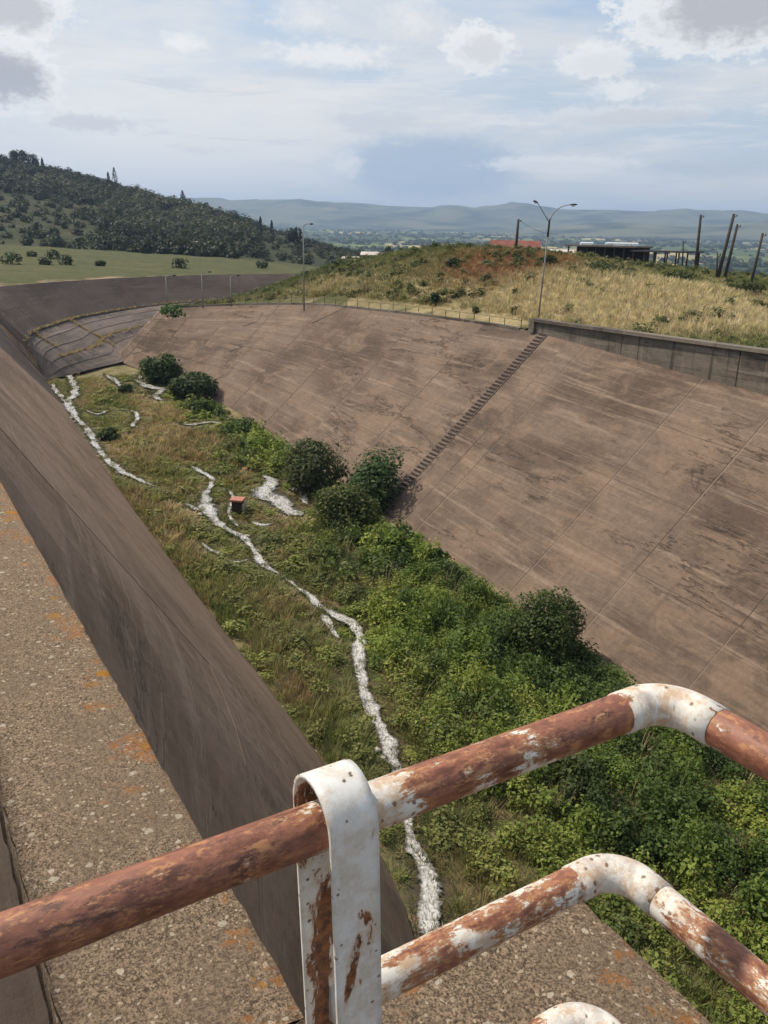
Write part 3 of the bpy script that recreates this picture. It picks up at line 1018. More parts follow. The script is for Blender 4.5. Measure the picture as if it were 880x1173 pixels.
wall_panels(lw, LBd, LTd, [14, 30, 46, 62, 78, 90, 100, 108, 116, 124, 132, 140, 150, 160, 172, 186], (0, 0.52, 1.0), None, 0.035, 0.02, 1.0, mats=left_mat, core_mat=M['slope_old'])
rw = empty('spillway_wall', W3((52, 31, floor_z(52))), 'wide sunlit concrete spillway wall with a stairway, sloping up on the right', 'wall')
RJ = [7, 15, 23, 31, 38, 44, 54.8, 56.6, 67, 76, 84, 92, 100, 107, 114, 120, 126, 134, 150]
wall_panels(rw, RBd, RTd, RJ, (0, 0.27, 0.52, 0.77, 1.0), M['slope'], 0.11, 0.035, -1.0)

# upper retaining wall on the right bank
uw = empty('retaining_wall', W3((30, 47, -8.5)), 'grey stained retaining wall with overhanging coping above the right slope', 'wall')
T_AT = lambda s: np.interp(s, RTd[:40, 0], RTd[:40, 1])
Z_AT = lambda s: np.interp(s, RTd[:40, 0], RTd[:40, 2])
edges_s = [-8, 2, 12, 20, 28.5, 33.4, 41.6, 43.2, 52.3]
for a, b in zip(edges_s[:-1], edges_s[1:]):
    V, UV = [], []
    g = 0.03
    for s in (a + g, b - g):
        for (tt, z) in ((T_AT(s) - 0.06, Z_AT(s) - 0.4), (T_AT(s) - 0.06, -6.36), (T_AT(s) + 0.5, -6.36), (T_AT(s) + 0.5, Z_AT(s) - 0.4)):
            V.append((s, tt, z)); UV.append((s, z + tt * 0.3))
    mesh_obj('panel', W3(np.array(V)), [(0, 1, 5, 4), (1, 2, 6, 5), (2, 3, 7, 6), (3, 0, 4, 7), (3, 2, 1, 0), (4, 5, 6, 7)], M['upper'], uw, False, UV)
V, UV = [], []
for s in (-8, 12, 32, 52.6):
    for (tt, z) in ((T_AT(s) - 0.26, -6.37), (T_AT(s) - 0.26, -6.14), (T_AT(s) + 0.62, -6.14), (T_AT(s) + 0.62, -6.37)):
        V.append((s, tt, z)); UV.append((s, z * 2 + tt))
F = []
for i in range(3):
    for k in range(4):
        F.append((i * 4 + k, i * 4 + (k + 1) % 4, (i + 1) * 4 + (k + 1) % 4, (i + 1) * 4 + k))
F += [(3, 2, 1, 0), (12, 13, 14, 15)]
mesh_obj('coping', W3(np.array(V)), F, M['upper'], uw, False, UV)
V, F = box_st(52.3, 52.95, 45.9, 46.9, -7.7, -6.16)
mesh_obj('end_pillar', V, F, M['upper'], uw, False, np.zeros((8, 2)) + np.array([[5, 0], [5, .5], [6, .5], [6, 0], [5, 2], [5, 2.5], [6, 2.5], [6, 2]]))

# kerb, path and thin railing on the lower part of the right bank
rim = RTd[(RTd[:, 0] > 52.9)]
rim = rim[:np.argmax(rim[:, 1] > 44.5 + 0) if False else 62]
rimw = W3(rim)
keep_n = int(np.argmin(np.linalg.norm(rim[:, :2] - np.array([114, 35]), axis=1)))
rimw = resample(rimw[:keep_n], 1.0)
tn = np.gradient(rimw, axis=0); tn[:, 2] = 0
tn /= np.linalg.norm(tn, axis=1)[:, None]
nr = np.c_[tn[:, 1], -tn[:, 0], np.zeros(len(tn))]     # towards the bank


def sweep(P, Nn, prof):
    V = []
    for p, q in zip(P, Nn):
        for (x, z) in prof:
            V.append(p + q * x + np.array([0, 0, z]))
    m_ = len(prof)
    F = [(i * m_ + k, i * m_ + (k + 1) % m_, (i + 1) * m_ + (k + 1) % m_, (i + 1) * m_ + k) for i in range(len(P) - 1) for k in range(m_)]
    F += [tuple(range(m_ - 1, -1, -1)), tuple((len(P) - 1) * m_ + k for k in range(m_))]
    return np.array(V), F


V, F = sweep(rimw, nr, ((-0.12, -0.30), (-0.12, 0.10), (0.35, 0.10), (0.35, -0.30)))
tag(mesh_obj('kerb', V, F, M['upper'], None, False, np.c_[np.repeat(np.arange(len(rimw)), 4), np.tile([0, .4, .8, 1.2], len(rimw))]), 'low dark concrete kerb along the crest of the right spillway wall', 'kerb')
V, F = [], []
for i, (p, q) in enumerate(zip(rimw, nr)):
    for x in (0.35, 1.0, 1.9):
        r_ = p + q * x
        V.append((r_[0], r_[1], max(p[2] + 0.03, 0 if False else p[2] + 0.03)))
    for x in (1.95,):
        r_ = p + q * x
        V.append((r_[0], r_[1], p[2] - 0.6))
for i in range(len(rimw) - 1):
    for k in range(3):
        F.append((i * 4 + k, i * 4 + k + 1, (i + 1) * 4 + k + 1, (i + 1) * 4 + k))
tag(mesh_obj('path', V, F, M['path'], None, False), kind='structure')

rl = empty('guard_railing', rimw[2], 'thin rusty pipe railing along the kerb of the right spillway wall', 'railing')
pb = empty_list = []
for i in range(0, min(len(rimw), 66), 2):
    p = rimw[i] + nr[i] * 0.1 + np.array([0, 0, 0.08])
    hgt = 0.62 if i % 6 else 0.86
    lean = np.array([random.uniform(-.04, .04), random.uniform(-.04, .04), 0])
    V, F = tube([p, p + np.array([0, 0, hgt]) + lean], 0.035, 6)
    mesh_obj('post', V, F, M['rail_rust'], rl, True)
V, F = tube([rimw[i] + nr[i] * 0.1 + np.array([0, 0, 0.68]) for i in range(0, min(len(rimw), 66))], 0.018, 5)
mesh_obj('rail', V, F, M['rail_rust'], rl, True)

# ------------------------------------------------------------------ stairway up the right slope
st_ = empty('stairway', W3((51.4, 31.3, floor_z(51.4))), 'narrow dark concrete stairway climbing the right spillway wall', 'stairway')
NST = 54
b0 = np.array([51.4, np.interp(51.4, RBd[:40, 0], RBd[:40, 1]), floor_z(51.4)])
t0 = np.array([51.4, T_AT(51.4), Z_AT(51.4)])
a_, b_ = W3(np.array([(50.95, 0, 0), (51.85, 0, 0)]))
Vs, Fs = box_st(-0.42, 0.42, -0.065, 0.065, -0.12, 0.12)
sm = bpy.data.meshes.new('step')
sm.from_pydata(Vs.tolist(), [], Fs)
sm.materials.append(M['stair'])
for k in range(NST):
    f = (k + 0.5) / NST
    p = W3(b0 * (1 - f) + t0 * f)
    o = bpy.data.objects.new('step', sm)
    COL.objects.link(o)
    o.parent = st_
    o.location = tuple(p - wloc(st_))
for sd_ in (-0.48, 0.48):
    P = np.array([b0 + (sd_, -0.05, 0), t0 + (sd_, -0.05, 0)])
    V = []
    for p in P:
        for (ds, dzz) in ((-0.05, -0.20), (-0.05, -0.0), (0.05, -0.0), (0.05, -0.20)):
            V.append(p + (ds, 0, dzz))
    mesh_obj('stringer', W3(np.array(V)), [(0, 1, 5, 4), (1, 2, 6, 5), (2, 3, 7, 6), (3, 0, 4, 7), (3, 2, 1, 0), (4, 5, 6, 7)], M['apron'], st_, False, np.zeros((8, 2)))

# ------------------------------------------------------------------ platform, parapet and railing at the camera
def coping_mesh(name, s_list, t_list, z0, z1, edge_fn, parent, wob=0.004):
    """slab with a fine top grid so that its arrises are chipped"""
    s_list, t_list = np.asarray(s_list), np.asarray(t_list)
    ns, ntt = len(s_list), len(t_list)
    V, ed, ids = [], [], {}
    for i, s in enumerate(s_list):
        for j, tt in enumerate(t_list):
            on = i in (0, ns - 1) or j in (0, ntt - 1)
            dzz = -random.uniform(0, wob * 1.6) - 0.006 if on else random.uniform(-wob, wob) * 0.4
            ids[i, j] = len(V)
            V.append((s + (random.uniform(-wob, wob) if on else 0), tt + (random.uniform(-wob, wob) if on else 0), z1 + dzz))
            ed.append(edge_fn(s, tt))
    F = [(ids[i, j], ids[i, j + 1], ids[i + 1, j + 1], ids[i + 1, j]) for i in range(ns - 1) for j in range(ntt - 1)]
    F = [f[::-1] for f in F]
    ring = [(i, 0) for i in range(ns)] + [(ns - 1, j) for j in range(1, ntt)] + [(i, ntt - 1) for i in range(ns - 2, -1, -1)] + [(0, j) for j in range(ntt - 2, 0, -1)]
    prev = [ids[q] for q in ring]
    for zc in (z1 - 0.03, z0):
        cur = []
        for q in ring:
            p = V[ids[q]]
            ox = 0.002 if zc > z0 else 0.003
            i, j = q
            ds = (-ox if i == 0 else ox if i == ns - 1 else 0)
            dt = (-ox if j == 0 else ox if j == ntt - 1 else 0)
            cur.append(len(V))
            V.append((p[0] + ds, p[1] + dt, zc))
            ed.append(ed[ids[q]] * 0.6)
        m_ = len(ring)
        for k in range(m_):
            F.append((prev[k], cur[k], cur[(k + 1) % m_], prev[(k + 1) % m_])[::-1])
        prev = cur
    F.append(tuple(prev))
    return mesh_obj(name, W3(np.array(V)), F, M['coping'], parent, True, None, {'edge': ed})


par = empty('parapet_wall', W3((4, 0.36, -2.7)), 'tan lichen-spotted concrete parapet running away on the left', 'wall')
ce = lambda s, tt: max(0.0, min(1.0, (tt - 0.36) / 0.24))
coping_mesh('coping', np.r_[np.arange(1.278, 4, 0.05), np.arange(4, 14.01, 0.2)], np.linspace(0.13, 0.60, 9), -1.93, -1.65, ce, par)
V, F = box_st(1.29, 14.0, 0.17, 0.575, -2.95, -1.93)
mesh_obj('wall_body', V, F, M['upper'], par, False, np.array([(0, 0), (0, 1), (12, 1), (12, 0), (0, 1), (0, 2), (12, 2), (12, 1)], float))
pl = empty('platform', W3((0, 0, -1.95)), 'tan concrete platform slab under the rusty railing, orange lichen on its edge', 'platform')
de = lambda s, tt: max(0.0, min(1.0, max((tt - 1.15) / 0.2, (s - 1.10) / 0.15 if tt > 0.62 else 0)))
sl_s = np.r_[np.arange(-2.5, 0.3, 0.2), np.arange(0.3, 1.24, 0.05), 1.27]
V_ = coping_mesh('slab', sl_s, np.r_[np.arange(-1.6, 0.3, 0.2), np.linspace(0.4, 1.385, 21)], -1.93, -1.652, de, pl)
V, F = box_st(-2.45, 1.2, -1.5, 0.95, -2.95, -1.93)
mesh_obj('base', V, F, M['upper'], pl, False, np.array([(0, 0), (0, 1), (12, 1), (12, 0), (0, 1), (0, 2), (12, 2), (12, 1)], float))

V, F = box_st(-3.0, 14.2, -3.2, 0.175, -2.9, -2.55)
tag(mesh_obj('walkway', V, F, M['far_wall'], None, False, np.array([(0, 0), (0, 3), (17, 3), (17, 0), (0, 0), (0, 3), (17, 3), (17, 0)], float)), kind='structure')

gr = empty('guard_railing', W3((0.72, 0.93, -1.65)), 'rusty pipe guard railing with flaking white paint around the platform', 'railing')
for zc, s_c, t_c, pa, w1, w2 in ((-0.652, 0.716, 0.943, 0.0, 0.03, 0.055), (-0.985, 0.755, 0.930, 0.125, 0.03, 0.05), (-1.325, 0.775, 0.925, 0.09, 0.03, 0.05)):
    rad = 0.0288 if zc > -0.8 else 0.0278
    RB = 0.062
    # run across, from left to the corner
    tt = np.linspace(-1.5 if zc > -0.8 else 0.395, t_c - RB - 0.012, 150)
    pth = W3(np.c_[np.full(150, s_c), tt, np.full(150, zc)])
    V, F = tube(pth, rad, 28)
    wr = 0.36 + pa + 0.26 * np.exp(-((tt - 0.415) / 0.075) ** 2) * (1 if zc > -0.8 else 0.4) + 0.10 * np.exp(-((tt - (t_c - RB)) / 0.03) ** 2) + (0.07 if zc > -0.8 else 0.0) * np.exp(-((tt - 0.62) / 0.10) ** 2)
    ww = np.repeat(wr, 28)
    if zc > -0.8:
        low = (V[:, 2] - zc) / rad
        ww = ww + np.where(low < -0.1, -low * 0.11, 0) * np.repeat(np.where(tt > 0.3, 1.0, 0.4), 28)
    mesh_obj('rail', V, F, M['pipe'], gr, True, tube_uv(pth, rad, 28), {'paint': ww})
    # elbow
    ang = np.linspace(0, math.pi / 2, 18)
    ctr = np.array([s_c - RB, t_c - RB])
    ep = [(s_c, t_c - RB - 0.034, zc)] + [(ctr[0] + RB * math.cos(a), ctr[1] + RB * math.sin(a), zc) for a in ang] + [(s_c - RB - 0.034, t_c, zc)]
    V, F = tube(W3(np.array(ep)), rad * 1.075, 28)
    m_ = len(ep)
    wr = np.interp(np.arange(m_), [0, 2, m_ - 3, m_ - 1], [0.56, 0.78, 0.76, 0.54])
    mesh_obj('elbow', V, F, M['pipe'], gr, True, tube_uv(W3(np.array(ep)), rad, 28), {'paint': np.repeat(wr, 28)})
    # run back towards the viewer
    s2 = np.linspace(s_c - RB - 0.012, -1.6, 110)
    pth = W3(np.c_[s2, np.full(110, t_c), np.full(110, zc)])
    V, F = tube(pth, rad, 28)
    wr = 0.37 + pa + 0.15 * np.exp(-((s2 - (s_c - RB)) / 0.05) ** 2)
    mesh_obj('rail', V, F, M['pipe'], gr, True, tube_uv(pth, rad, 28), {'paint': np.repeat(wr, 28)})


def strap_post(t_c, lean):
    """flat bar bent over the top rail, both legs down to the slab"""
    hw, th_, r_ = 0.0305, 0.006, 0.047
    s_c, z_c = 0.716, -0.640
    path = [(-r_, -1.02), (-r_, -0.75), (-r_, -0.5), (-r_, -0.35), (-r_, -0.2), (-r_, -0.1), (-r_, -0.05), (-r_, 0)]
    path += [(-r_ * math.cos(a), r_ * 1.1 * math.sin(a)) for a in np.linspace(0.2, math.pi - 0.2, 13)]
    path += [(r_, 0), (r_, -0.05), (r_, -0.1), (r_, -0.2), (r_, -0.35), (r_, -0.5), (r_, -0.75), (r_, -1.02)]
    path = np.array(path)
    tg = np.gradient(path, axis=0)
    tg /= np.linalg.norm(tg, axis=1)[:, None]
    nn = np.c_[-tg[:, 1], tg[:, 0]]
    V, ry = [], []
    wx = np.linspace(-1, 1, 7)
    for (p, q, i) in zip(path, nn, range(len(path))):
        for sgn in (1, -1):
            for x in wx:
                v = p + q * th_ / 2 * sgn
                V.append((s_c + v[0], t_c + x * hw + lean * v[1], z_c + v[1]))
                far = i > len(path) * 0.55
                inner_ = (sgn < 0)
                r0 = 0.0
                if far and inner_: r0 = 0.10 * (1 - abs(x)) + 0.06 + (0.05 if v[1] < -0.2 else 0)
                elif not far and not inner_: r0 = (0.02 + 0.075 * (1 - abs(x - 0.1)) if v[1] < -0.10 else 0.03)
                elif not inner_: r0 = 0.05
                ry.append(r0)
    k = len(wx)
    F = []
    for i in range(len(path) - 1):
        o = i * 2 * k
        for j in range(k - 1):
            F.append((o + j, o + j + 1, o + 2 * k + j + 1, o + 2 * k + j))
            F.append((o + k + j + 1, o + k + j, o + 3 * k + j, o + 3 * k + j + 1))
        F.append((o + k, o, o + 2 * k, o + 3 * k))
        F.append((o + k - 1, o + 2 * k - 1, o + 4 * k - 1, o + 3 * k - 1))
    ob = mesh_obj('post', W3(np.array(V)), F, M['post'], gr, True, None, {'rusty': ry})
    return ob


strap_post(0.380, -0.035)
strap_post(-1.0, 0.0)

# ------------------------------------------------------------------ streams on the channel floor
def on_floor(u, v, dz=0.0):
    d = ray(u, v)
    k = (-20 - 0.06 * 50.6 + dz) / (d[2] - 0.06 * (d @ SD))
    p = d * k
    return np.array([p @ SD, p @ TD])


streams = {
    'a': [(141, 396, 7), (136, 404, 10), (139, 412, 7)],
    'b': [(97, 424, 5), (86, 427, 12), (80, 434, 9), (87, 444, 10), (84, 456, 14), (78, 466, 14), (92, 484, 10), (103, 500, 13), (118, 520, 12), (136, 540, 12), (152, 548, 9), (180, 560, 6)],
    'c': [(60, 440, 6), (70, 456, 9), (78, 464, 10)],
    'd': [(163, 428, 5), (160, 438, 8), (172, 444, 22), (186, 448, 16), (178, 456, 14), (192, 461, 6)],
    'e': [(204, 486, 6), (220, 488, 12), (240, 485, 12), (260, 488, 4)],
    'f': [(214, 534, 5), (230, 541, 10), (243, 552, 8), (238, 566, 14), (240, 580, 28), (243, 594, 22), (258, 606, 12), (276, 616, 13), (290, 632, 12), (303, 648, 15), (322, 661, 6)],
    'g': [(296, 546, 10), (312, 552, 20), (305, 566, 34), (322, 578, 34), (338, 588, 26), (350, 594, 8)],
    'h': [(230, 622, 4), (242, 632, 9), (260, 639, 5)],
    'i': [(322, 661, 5), (340, 674, 6), (354, 684, 9), (368, 696, 17), (384, 706, 17), (402, 718, 17), (414, 736, 20), (411, 756, 19), (416, 780, 20), (424, 808, 22), (436, 838, 24), (448, 866, 26), (458, 888, 26), (464, 912, 26), (466, 940, 24), (474, 966, 24), (487, 1000, 32), (495, 1040, 36), (500, 1090, 40)],
    'k': [(150, 470, 5), (158, 480, 9), (150, 492, 6)],
    'l': [(262, 560, 5), (266, 575, 8), (262, 592, 7), (275, 606, 6)],
    'm': [(330, 558, 6), (345, 568, 14), (354, 582, 8)],
    'n': [(285, 598, 5), (300, 603, 11), (318, 600, 6)],
    'o': [(208, 576, 5), (222, 583, 11), (238, 588, 10)],
    'p': [(120, 430, 5), (132, 438, 11), (142, 446, 6)],
    'q': [(98, 470, 5), (112, 476, 10), (124, 470, 5)],
    'r': [(256, 640, 5), (272, 646, 8), (290, 642, 6)],
    'j': [(366, 700, 9), (374, 716, 11), (384, 730, 10), (398, 737, 8)],
}
stream_pts = []
for nm, P in streams.items():
    pts = []
    for (u, v, wd) in P:
        st2 = on_floor(u, v)
        a2, b2 = on_floor(u - wd / 2, v), on_floor(u + wd / 2, v)
        wdt = np.linalg.norm(b2 - a2)
        pts.append((st2[0], st2[1], max(0.25, wdt * 0.85)))
    pts = np.array(pts)
    cur = resample(dense(pts, 4), 0.16)
    tg = np.gradient(cur[:, :2], axis=0)
    tg /= np.linalg.norm(tg, axis=1)[:, None] + 1e-9
    nn = np.c_[-tg[:, 1], tg[:, 0]]
    ii = np.arange(len(cur)) * 0.16
    sd0 = len(stream_pts) * 0.37
    e1 = 0.55 + 1.3 * fbm(ii / 1.1, ii * 0 + 0.5 + sd0, 2, 4) ** 1.4
    e2 = 0.55 + 1.3 * fbm(ii / 1.1, ii * 0 + 7.5 + sd0, 2, 4) ** 1.4
    wig = (fbm(ii / 2.0, ii * 0 + 3.3 + sd0, 9, 3) - 0.5) * 0.7
    tap = np.clip(np.minimum(ii, ii[-1] - ii) / 0.8, 0.05, 1)
    V, mid_ = [], []
    for i, (p, q) in enumerate(zip(cur, nn)):
        hw1, hw2 = p[2] / 2 * e1[i] * tap[i], p[2] / 2 * e2[i] * tap[i]
        cx = p[:2] + q * wig[i] * p[2]
        for x in (-1, -0.35, 0.35, 1):
            mid_.append(0.0 if abs(x) == 1 else 1.0 * tap[i])
            h_ = hw1 if x < 0 else hw2
            V.append((cx[0] + q[0] * x * h_, cx[1] + q[1] * x * h_, floor_z(cx[0]) + 0.15 + 0.03 * vnoise(np.array([i * 0.4]), np.array([x * 3.0]), 6)[0]))
        if i % 2 == 0:
            stream_pts.append((cx[0], cx[1], (hw1 + hw2) / 2))
    F = [(i * 4 + k, i * 4 + k + 1, (i + 1) * 4 + k + 1, (i + 1) * 4 + k) for i in range(len(cur) - 1) for k in range(3)]
    tag(mesh_obj('stream', W3(np.array(V)), F, M['water'], None, True, None, {'mid': mid_}), kind='structure')
stream_pts = np.array(stream_pts)


def stream_clear(s, tt):
    d = np.full(len(s), 1e9)
    for i in range(0, len(stream_pts), 200):
        q = stream_pts[i:i + 200]
        dd_ = np.hypot(s[:, None] - q[None, :, 0], tt[:, None] - q[None, :, 1]) - q[None, :, 2]
        d = np.minimum(d, dd_.min(axis=1))
    return d


ss = np.arange(-8, 113, 0.6)
lt = np.interp(ss, LBd[:80, 0], LBd[:80, 1])
rt = np.interp(ss, RBd[:60, 0], RBd[:60, 1])
NV = 34
V = []
for s, a, b in zip(ss, lt, rt):
    for k in range(NV):
        tt = a - 0.4 + (b - a + 0.8) * k / (NV - 1)
        V.append((s, tt, floor_z(s) + 0.25 * (vnoise(np.array([s / 3.1]), np.array([tt / 2.3]), 4)[0] - 0.5)))
V = np.array(V)
wet = np.exp(-(np.maximum(stream_clear(V[:, 0], V[:, 1]), 0) / 0.55) ** 2)
F = [(i * NV + k, i * NV + k + 1, (i + 1) * NV + k + 1, (i + 1) * NV + k) for i in range(len(ss) - 1) for k in range(NV - 1)]
tag(mesh_obj('channel_floor', W3(V), F, M['soil'], None, True, None, {'wet': wet}), kind='structure')


# ------------------------------------------------------------------ foliage
def leaf_quads(c, nrm, L, Wd):
    """rhombic leaves at c facing nrm"""
    n = len(c)
    nrm = nrm / (np.linalg.norm(nrm, axis=1)[:, None] + 1e-9)
    r = rng.normal(size=(n, 3))
    u = np.cross(nrm, r)
    u /= np.linalg.norm(u, axis=1)[:, None] + 1e-9
    v = np.cross(nrm, u)
    L, Wd = np.broadcast_to(L, n)[:, None], np.broadcast_to(Wd, n)[:, None]
    droop = nrm * L * 0.12
    return np.stack([c - u * L / 2 - droop, c + v * Wd / 2, c + u * L / 2 - droop, c - v * Wd / 2], axis=1)


def dome(n, rx, rz, lumps=5, fill=0.55):
    """points and normals for a lumpy dome standing on z = 0"""
    k = lumps
    lc = np.c_[rng.uniform(-0.55, 0.55, (k, 2)) * rx, rng.uniform(0.25, 0.75, k) * rz]
    lr = rng.uniform(0.38, 0.62, k)
    i = rng.integers(0, k, n)
    d = rng.normal(size=(n, 3))
    d /= np.linalg.norm(d, axis=1)[:, None]
    rr = rng.uniform(fill, 1.08, n) ** 0.6
    P = lc[i] + d * (lr[i] * rr)[:, None] * np.array([rx, rx, rz])
    P[:, 2] = np.abs(P[:, 2])
    return P, d


def dense_dome(n, rx, rz, lumps):
    """a full rounded crown: one big heart and smaller lobes budding from its surface"""
    k = lumps + 1
    a = rng.uniform(0, 2 * math.pi, k)
    e = rng.uniform(-0.1, 1.3, k)
    lc = np.c_[np.cos(a) * np.cos(e) * 0.58, np.sin(a) * np.cos(e) * 0.58, 0.45 + np.sin(e) * 0.30]
    lr = rng.uniform(0.26, 0.42, k)
    lc[0], lr[0] = (0, 0, 0.42), 0.70
    w_ = lr ** 2
    i = rng.choice(k, n, p=w_ / w_.sum())
    d = rng.normal(size=(n, 3))
    d /= np.linalg.norm(d, axis=1)[:, None]
    rr = rng.uniform(0.55, 1.0, n) ** 0.45 + rng.normal(0, 0.035, n)
    P = (lc[i] + d * (lr[i] * rr)[:, None] * np.array([1, 1, 0.85])) * np.array([rx, rx, rz])
    P[:, 2] = np.abs(P[:, 2])
    return P, d


def clump_proto(n, rx, rz, leaf, lumps=5):
    P, d = dome(n, rx, rz, lumps)
    nn = d * 0.7 + rng.normal(size=(n, 3)) * 0.5 + np.array([0, 0, 0.7])
    s = leaf * rng.uniform(0.45, 1.6, n)
    return leaf_quads(P, nn, s, s * rng.uniform(0.4, 0.7, n))


def tuft_proto(n, r, h, wd):
    a = rng.uniform(0, 2 * math.pi, n)
    rr = r * np.sqrt(rng.uniform(0, 1, n))
    base = np.c_[np.cos(a) * rr, np.sin(a) * rr, np.zeros(n)]
    hh = h * rng.uniform(0.55, 1.15, n)
    lean = rng.uniform(0.15, 0.7, n) * hh
    tip = base + np.c_[np.cos(a) * lean, np.sin(a) * lean, hh]
    side = np.c_[-np.sin(a), np.cos(a), np.zeros(n)] * wd / 2
    mid = base * 0.5 + tip * 0.5 + np.array([0, 0, 1]) * (hh * 0.12)[:, None]
    return np.stack([base, mid + side, tip, mid - side], axis=1)


def scatter(protos, pos, scale, colr, colvar=0.25):
    """instances of prototype quads joined in one array"""
    out, cols = [], []
    pi = rng.integers(0, len(protos), len(pos))
    for k, pr in enumerate(protos):
        sel = np.where(pi == k)[0]
        if len(sel) == 0:
            continue
        a = rng.uniform(0, 2 * math.pi, len(sel))
        ca, sa = np.cos(a), np.sin(a)
        sc = scale[sel]
        if sc.ndim == 1:
            sc = np.c_[sc, sc, sc]
        q = pr[None] * sc[:, None, None, :]
        x = q[..., 0] * ca[:, None, None] - q[..., 1] * sa[:, None, None]
        y = q[..., 0] * sa[:, None, None] + q[..., 1] * ca[:, None, None]
        q = np.stack([x, y, q[..., 2]], axis=-1) + pos[sel][:, None, None, :]
        out.append(q.reshape(-1, 4, 3))
        m_ = len(pr)
        c_ = np.repeat(colr[sel], m_, axis=0)
        var = rng.uniform(1 - colvar, 1 + colvar, (len(c_), 1))
        hue = rng.normal(0, 0.05, (len(c_), 3))
        cols.append(np.clip(c_ * var * (1 + hue), 0.004, 1))
    return np.concatenate(out), np.concatenate(cols)


def palette(x, stops):
    xs = np.array([q[0] for q in stops]); cs = np.array([q[1] for q in stops])
    return np.c_[[np.interp(x, xs, cs[:, k]) for k in range(3)]].T


GREEN = np.array([(0.058, 0.098, 0.022)])
veg_q, veg_c = [], []


def veg_zone(s0, s1, count, protos, smin, smax, kind):
    s = rng.uniform(s0, s1, count)
    lo = np.interp(s, LBd[:80, 0], LBd[:80, 1]) + 0.05
    hi = np.interp(s, RBd[:60, 0], RBd[:60, 1]) - np.where(s > 45, 1.25, 0.8)
    f = rng.uniform(0, 1, count)
    tt = lo + (hi - lo) * f
    sc = smin + (smax - smin) * rng.uniform(0, 1, count) ** 1.6
    # lush along the right, dry and low along the left
    lush = np.clip((f - 0.36) * 2.0 + (fbm(s / 5, tt / 4, 21) - 0.5) * 2.0 + np.clip((50 - s) / 45, -0.30, 0.50), 0, 1)
    if kind == 'stalk':
        keep = rng.uniform(0, 1, count) < 0.15 + 0.5 * (fbm(s / 3, tt / 3, 61) > 0.52)
        hgt = sc * rng.uniform(0.7, 1.2, count)
        c_ = palette(rng.uniform(0, 1, count), ((0, (0.150, 0.160, 0.060)), (0.5, (0.260, 0.205, 0.110)), (1, (0.380, 0.300, 0.180))))
    elif kind == 'leafy':
        keep = rng.uniform(0, 1, count) < 0.32 + 0.68 * lush
        hgt = sc * (0.45 + 0.65 * lush) * rng.uniform(0.7, 1.25, count) * (0.65 + 0.8 * fbm(s / 2.3, tt / 2.3, 33))
        g1 = palette(np.clip(fbm(s / 2.6, tt / 2.2, 5) * 2.3 - 0.65 + rng.normal(0, 0.12, count), 0, 1), ((0, (0.046, 0.074, 0.022)), (0.35, (0.082, 0.128, 0.030)), (0.65, (0.150, 0.205, 0.038)), (1, (0.235, 0.280, 0.058))))
        c_ = g1 * (0.55 + 0.45 * lush[:, None]) + np.array([(0.185, 0.165, 0.062)]) * (1 - lush[:, None]) * 0.75
    else:
        keep = rng.uniform(0, 1, count) < 1.0 - 0.72 * lush
        hgt = sc * rng.uniform(0.55, 1.1, count)
        c_ = palette(np.clip(fbm(s / 4, tt / 3, 15) * 2.2 - 0.6 - np.clip((55 - s) / 100, 0, 0.3) + rng.normal(0, 0.15, count), 0, 1), ((0, (0.165, 0.185, 0.066)), (0.35, (0.275, 0.250, 0.112)), (0.65, (0.300, 0.205, 0.125)), (1, (0.450, 0.355, 0.215))))
    clear = stream_clear(s, tt)
    keep &= clear > (sc * 0.22 if kind == 'leafy' else rng.uniform(-0.35, 0.20, count))
    low = np.clip(clear / (0.5 + s / 38), 0.16, 1)
    hgt = hgt * low * np.clip(0.35 + (hi - tt) / 2.2, 0.35, 1.0)
    pos = W3(np.c_[s, tt, floor_z(s) + 0.02])
    q, c2 = scatter(protos, pos[keep], np.c_[sc, sc, hgt][keep], c_[keep], 0.30)
    veg_q.append(q); veg_c.append(c2)


near_p = [clump_proto(330, 0.62, 0.95, 0.125, 9) for _ in range(6)]
mid_p = [clump_proto(150, 0.62, 0.95, 0.20, 7) for _ in range(6)]
far_p = [clump_proto(80, 0.62, 0.95, 0.30, 5) for _ in range(5)]
tn_p = [tuft_proto(46, 0.38, 0.75, 0.035) for _ in range(5)]
tf_p = [tuft_proto(26, 0.42, 0.65, 0.075) for _ in range(5)]
veg_zone(10, 40, 2300, near_p, 0.55, 1.45, 'leafy')
veg_zone(40, 72, 1900, mid_p, 0.6, 1.5, 'leafy')
veg_zone(72, 103, 1100, far_p, 0.55, 1.3, 'leafy')
veg_zone(-7, 10, 900, mid_p, 0.6, 1.5, 'leafy')
veg_zone(-7, 10, 900, tf_p, 0.6, 1.25, 'grass')
st_p = [tuft_proto(9, 0.30, 1.35, 0.028) for _ in range(4)]
veg_zone(12, 70, 1500, st_p, 0.7, 1.3, 'stalk')
veg_zone(10, 44, 4200, tn_p, 0.6, 1.25, 'grass')
veg_zone(40, 74, 4600, tf_p, 0.6, 1.35, 'grass')
veg_zone(74, 103, 3000, tf_p, 0.6, 1.2, 'grass')
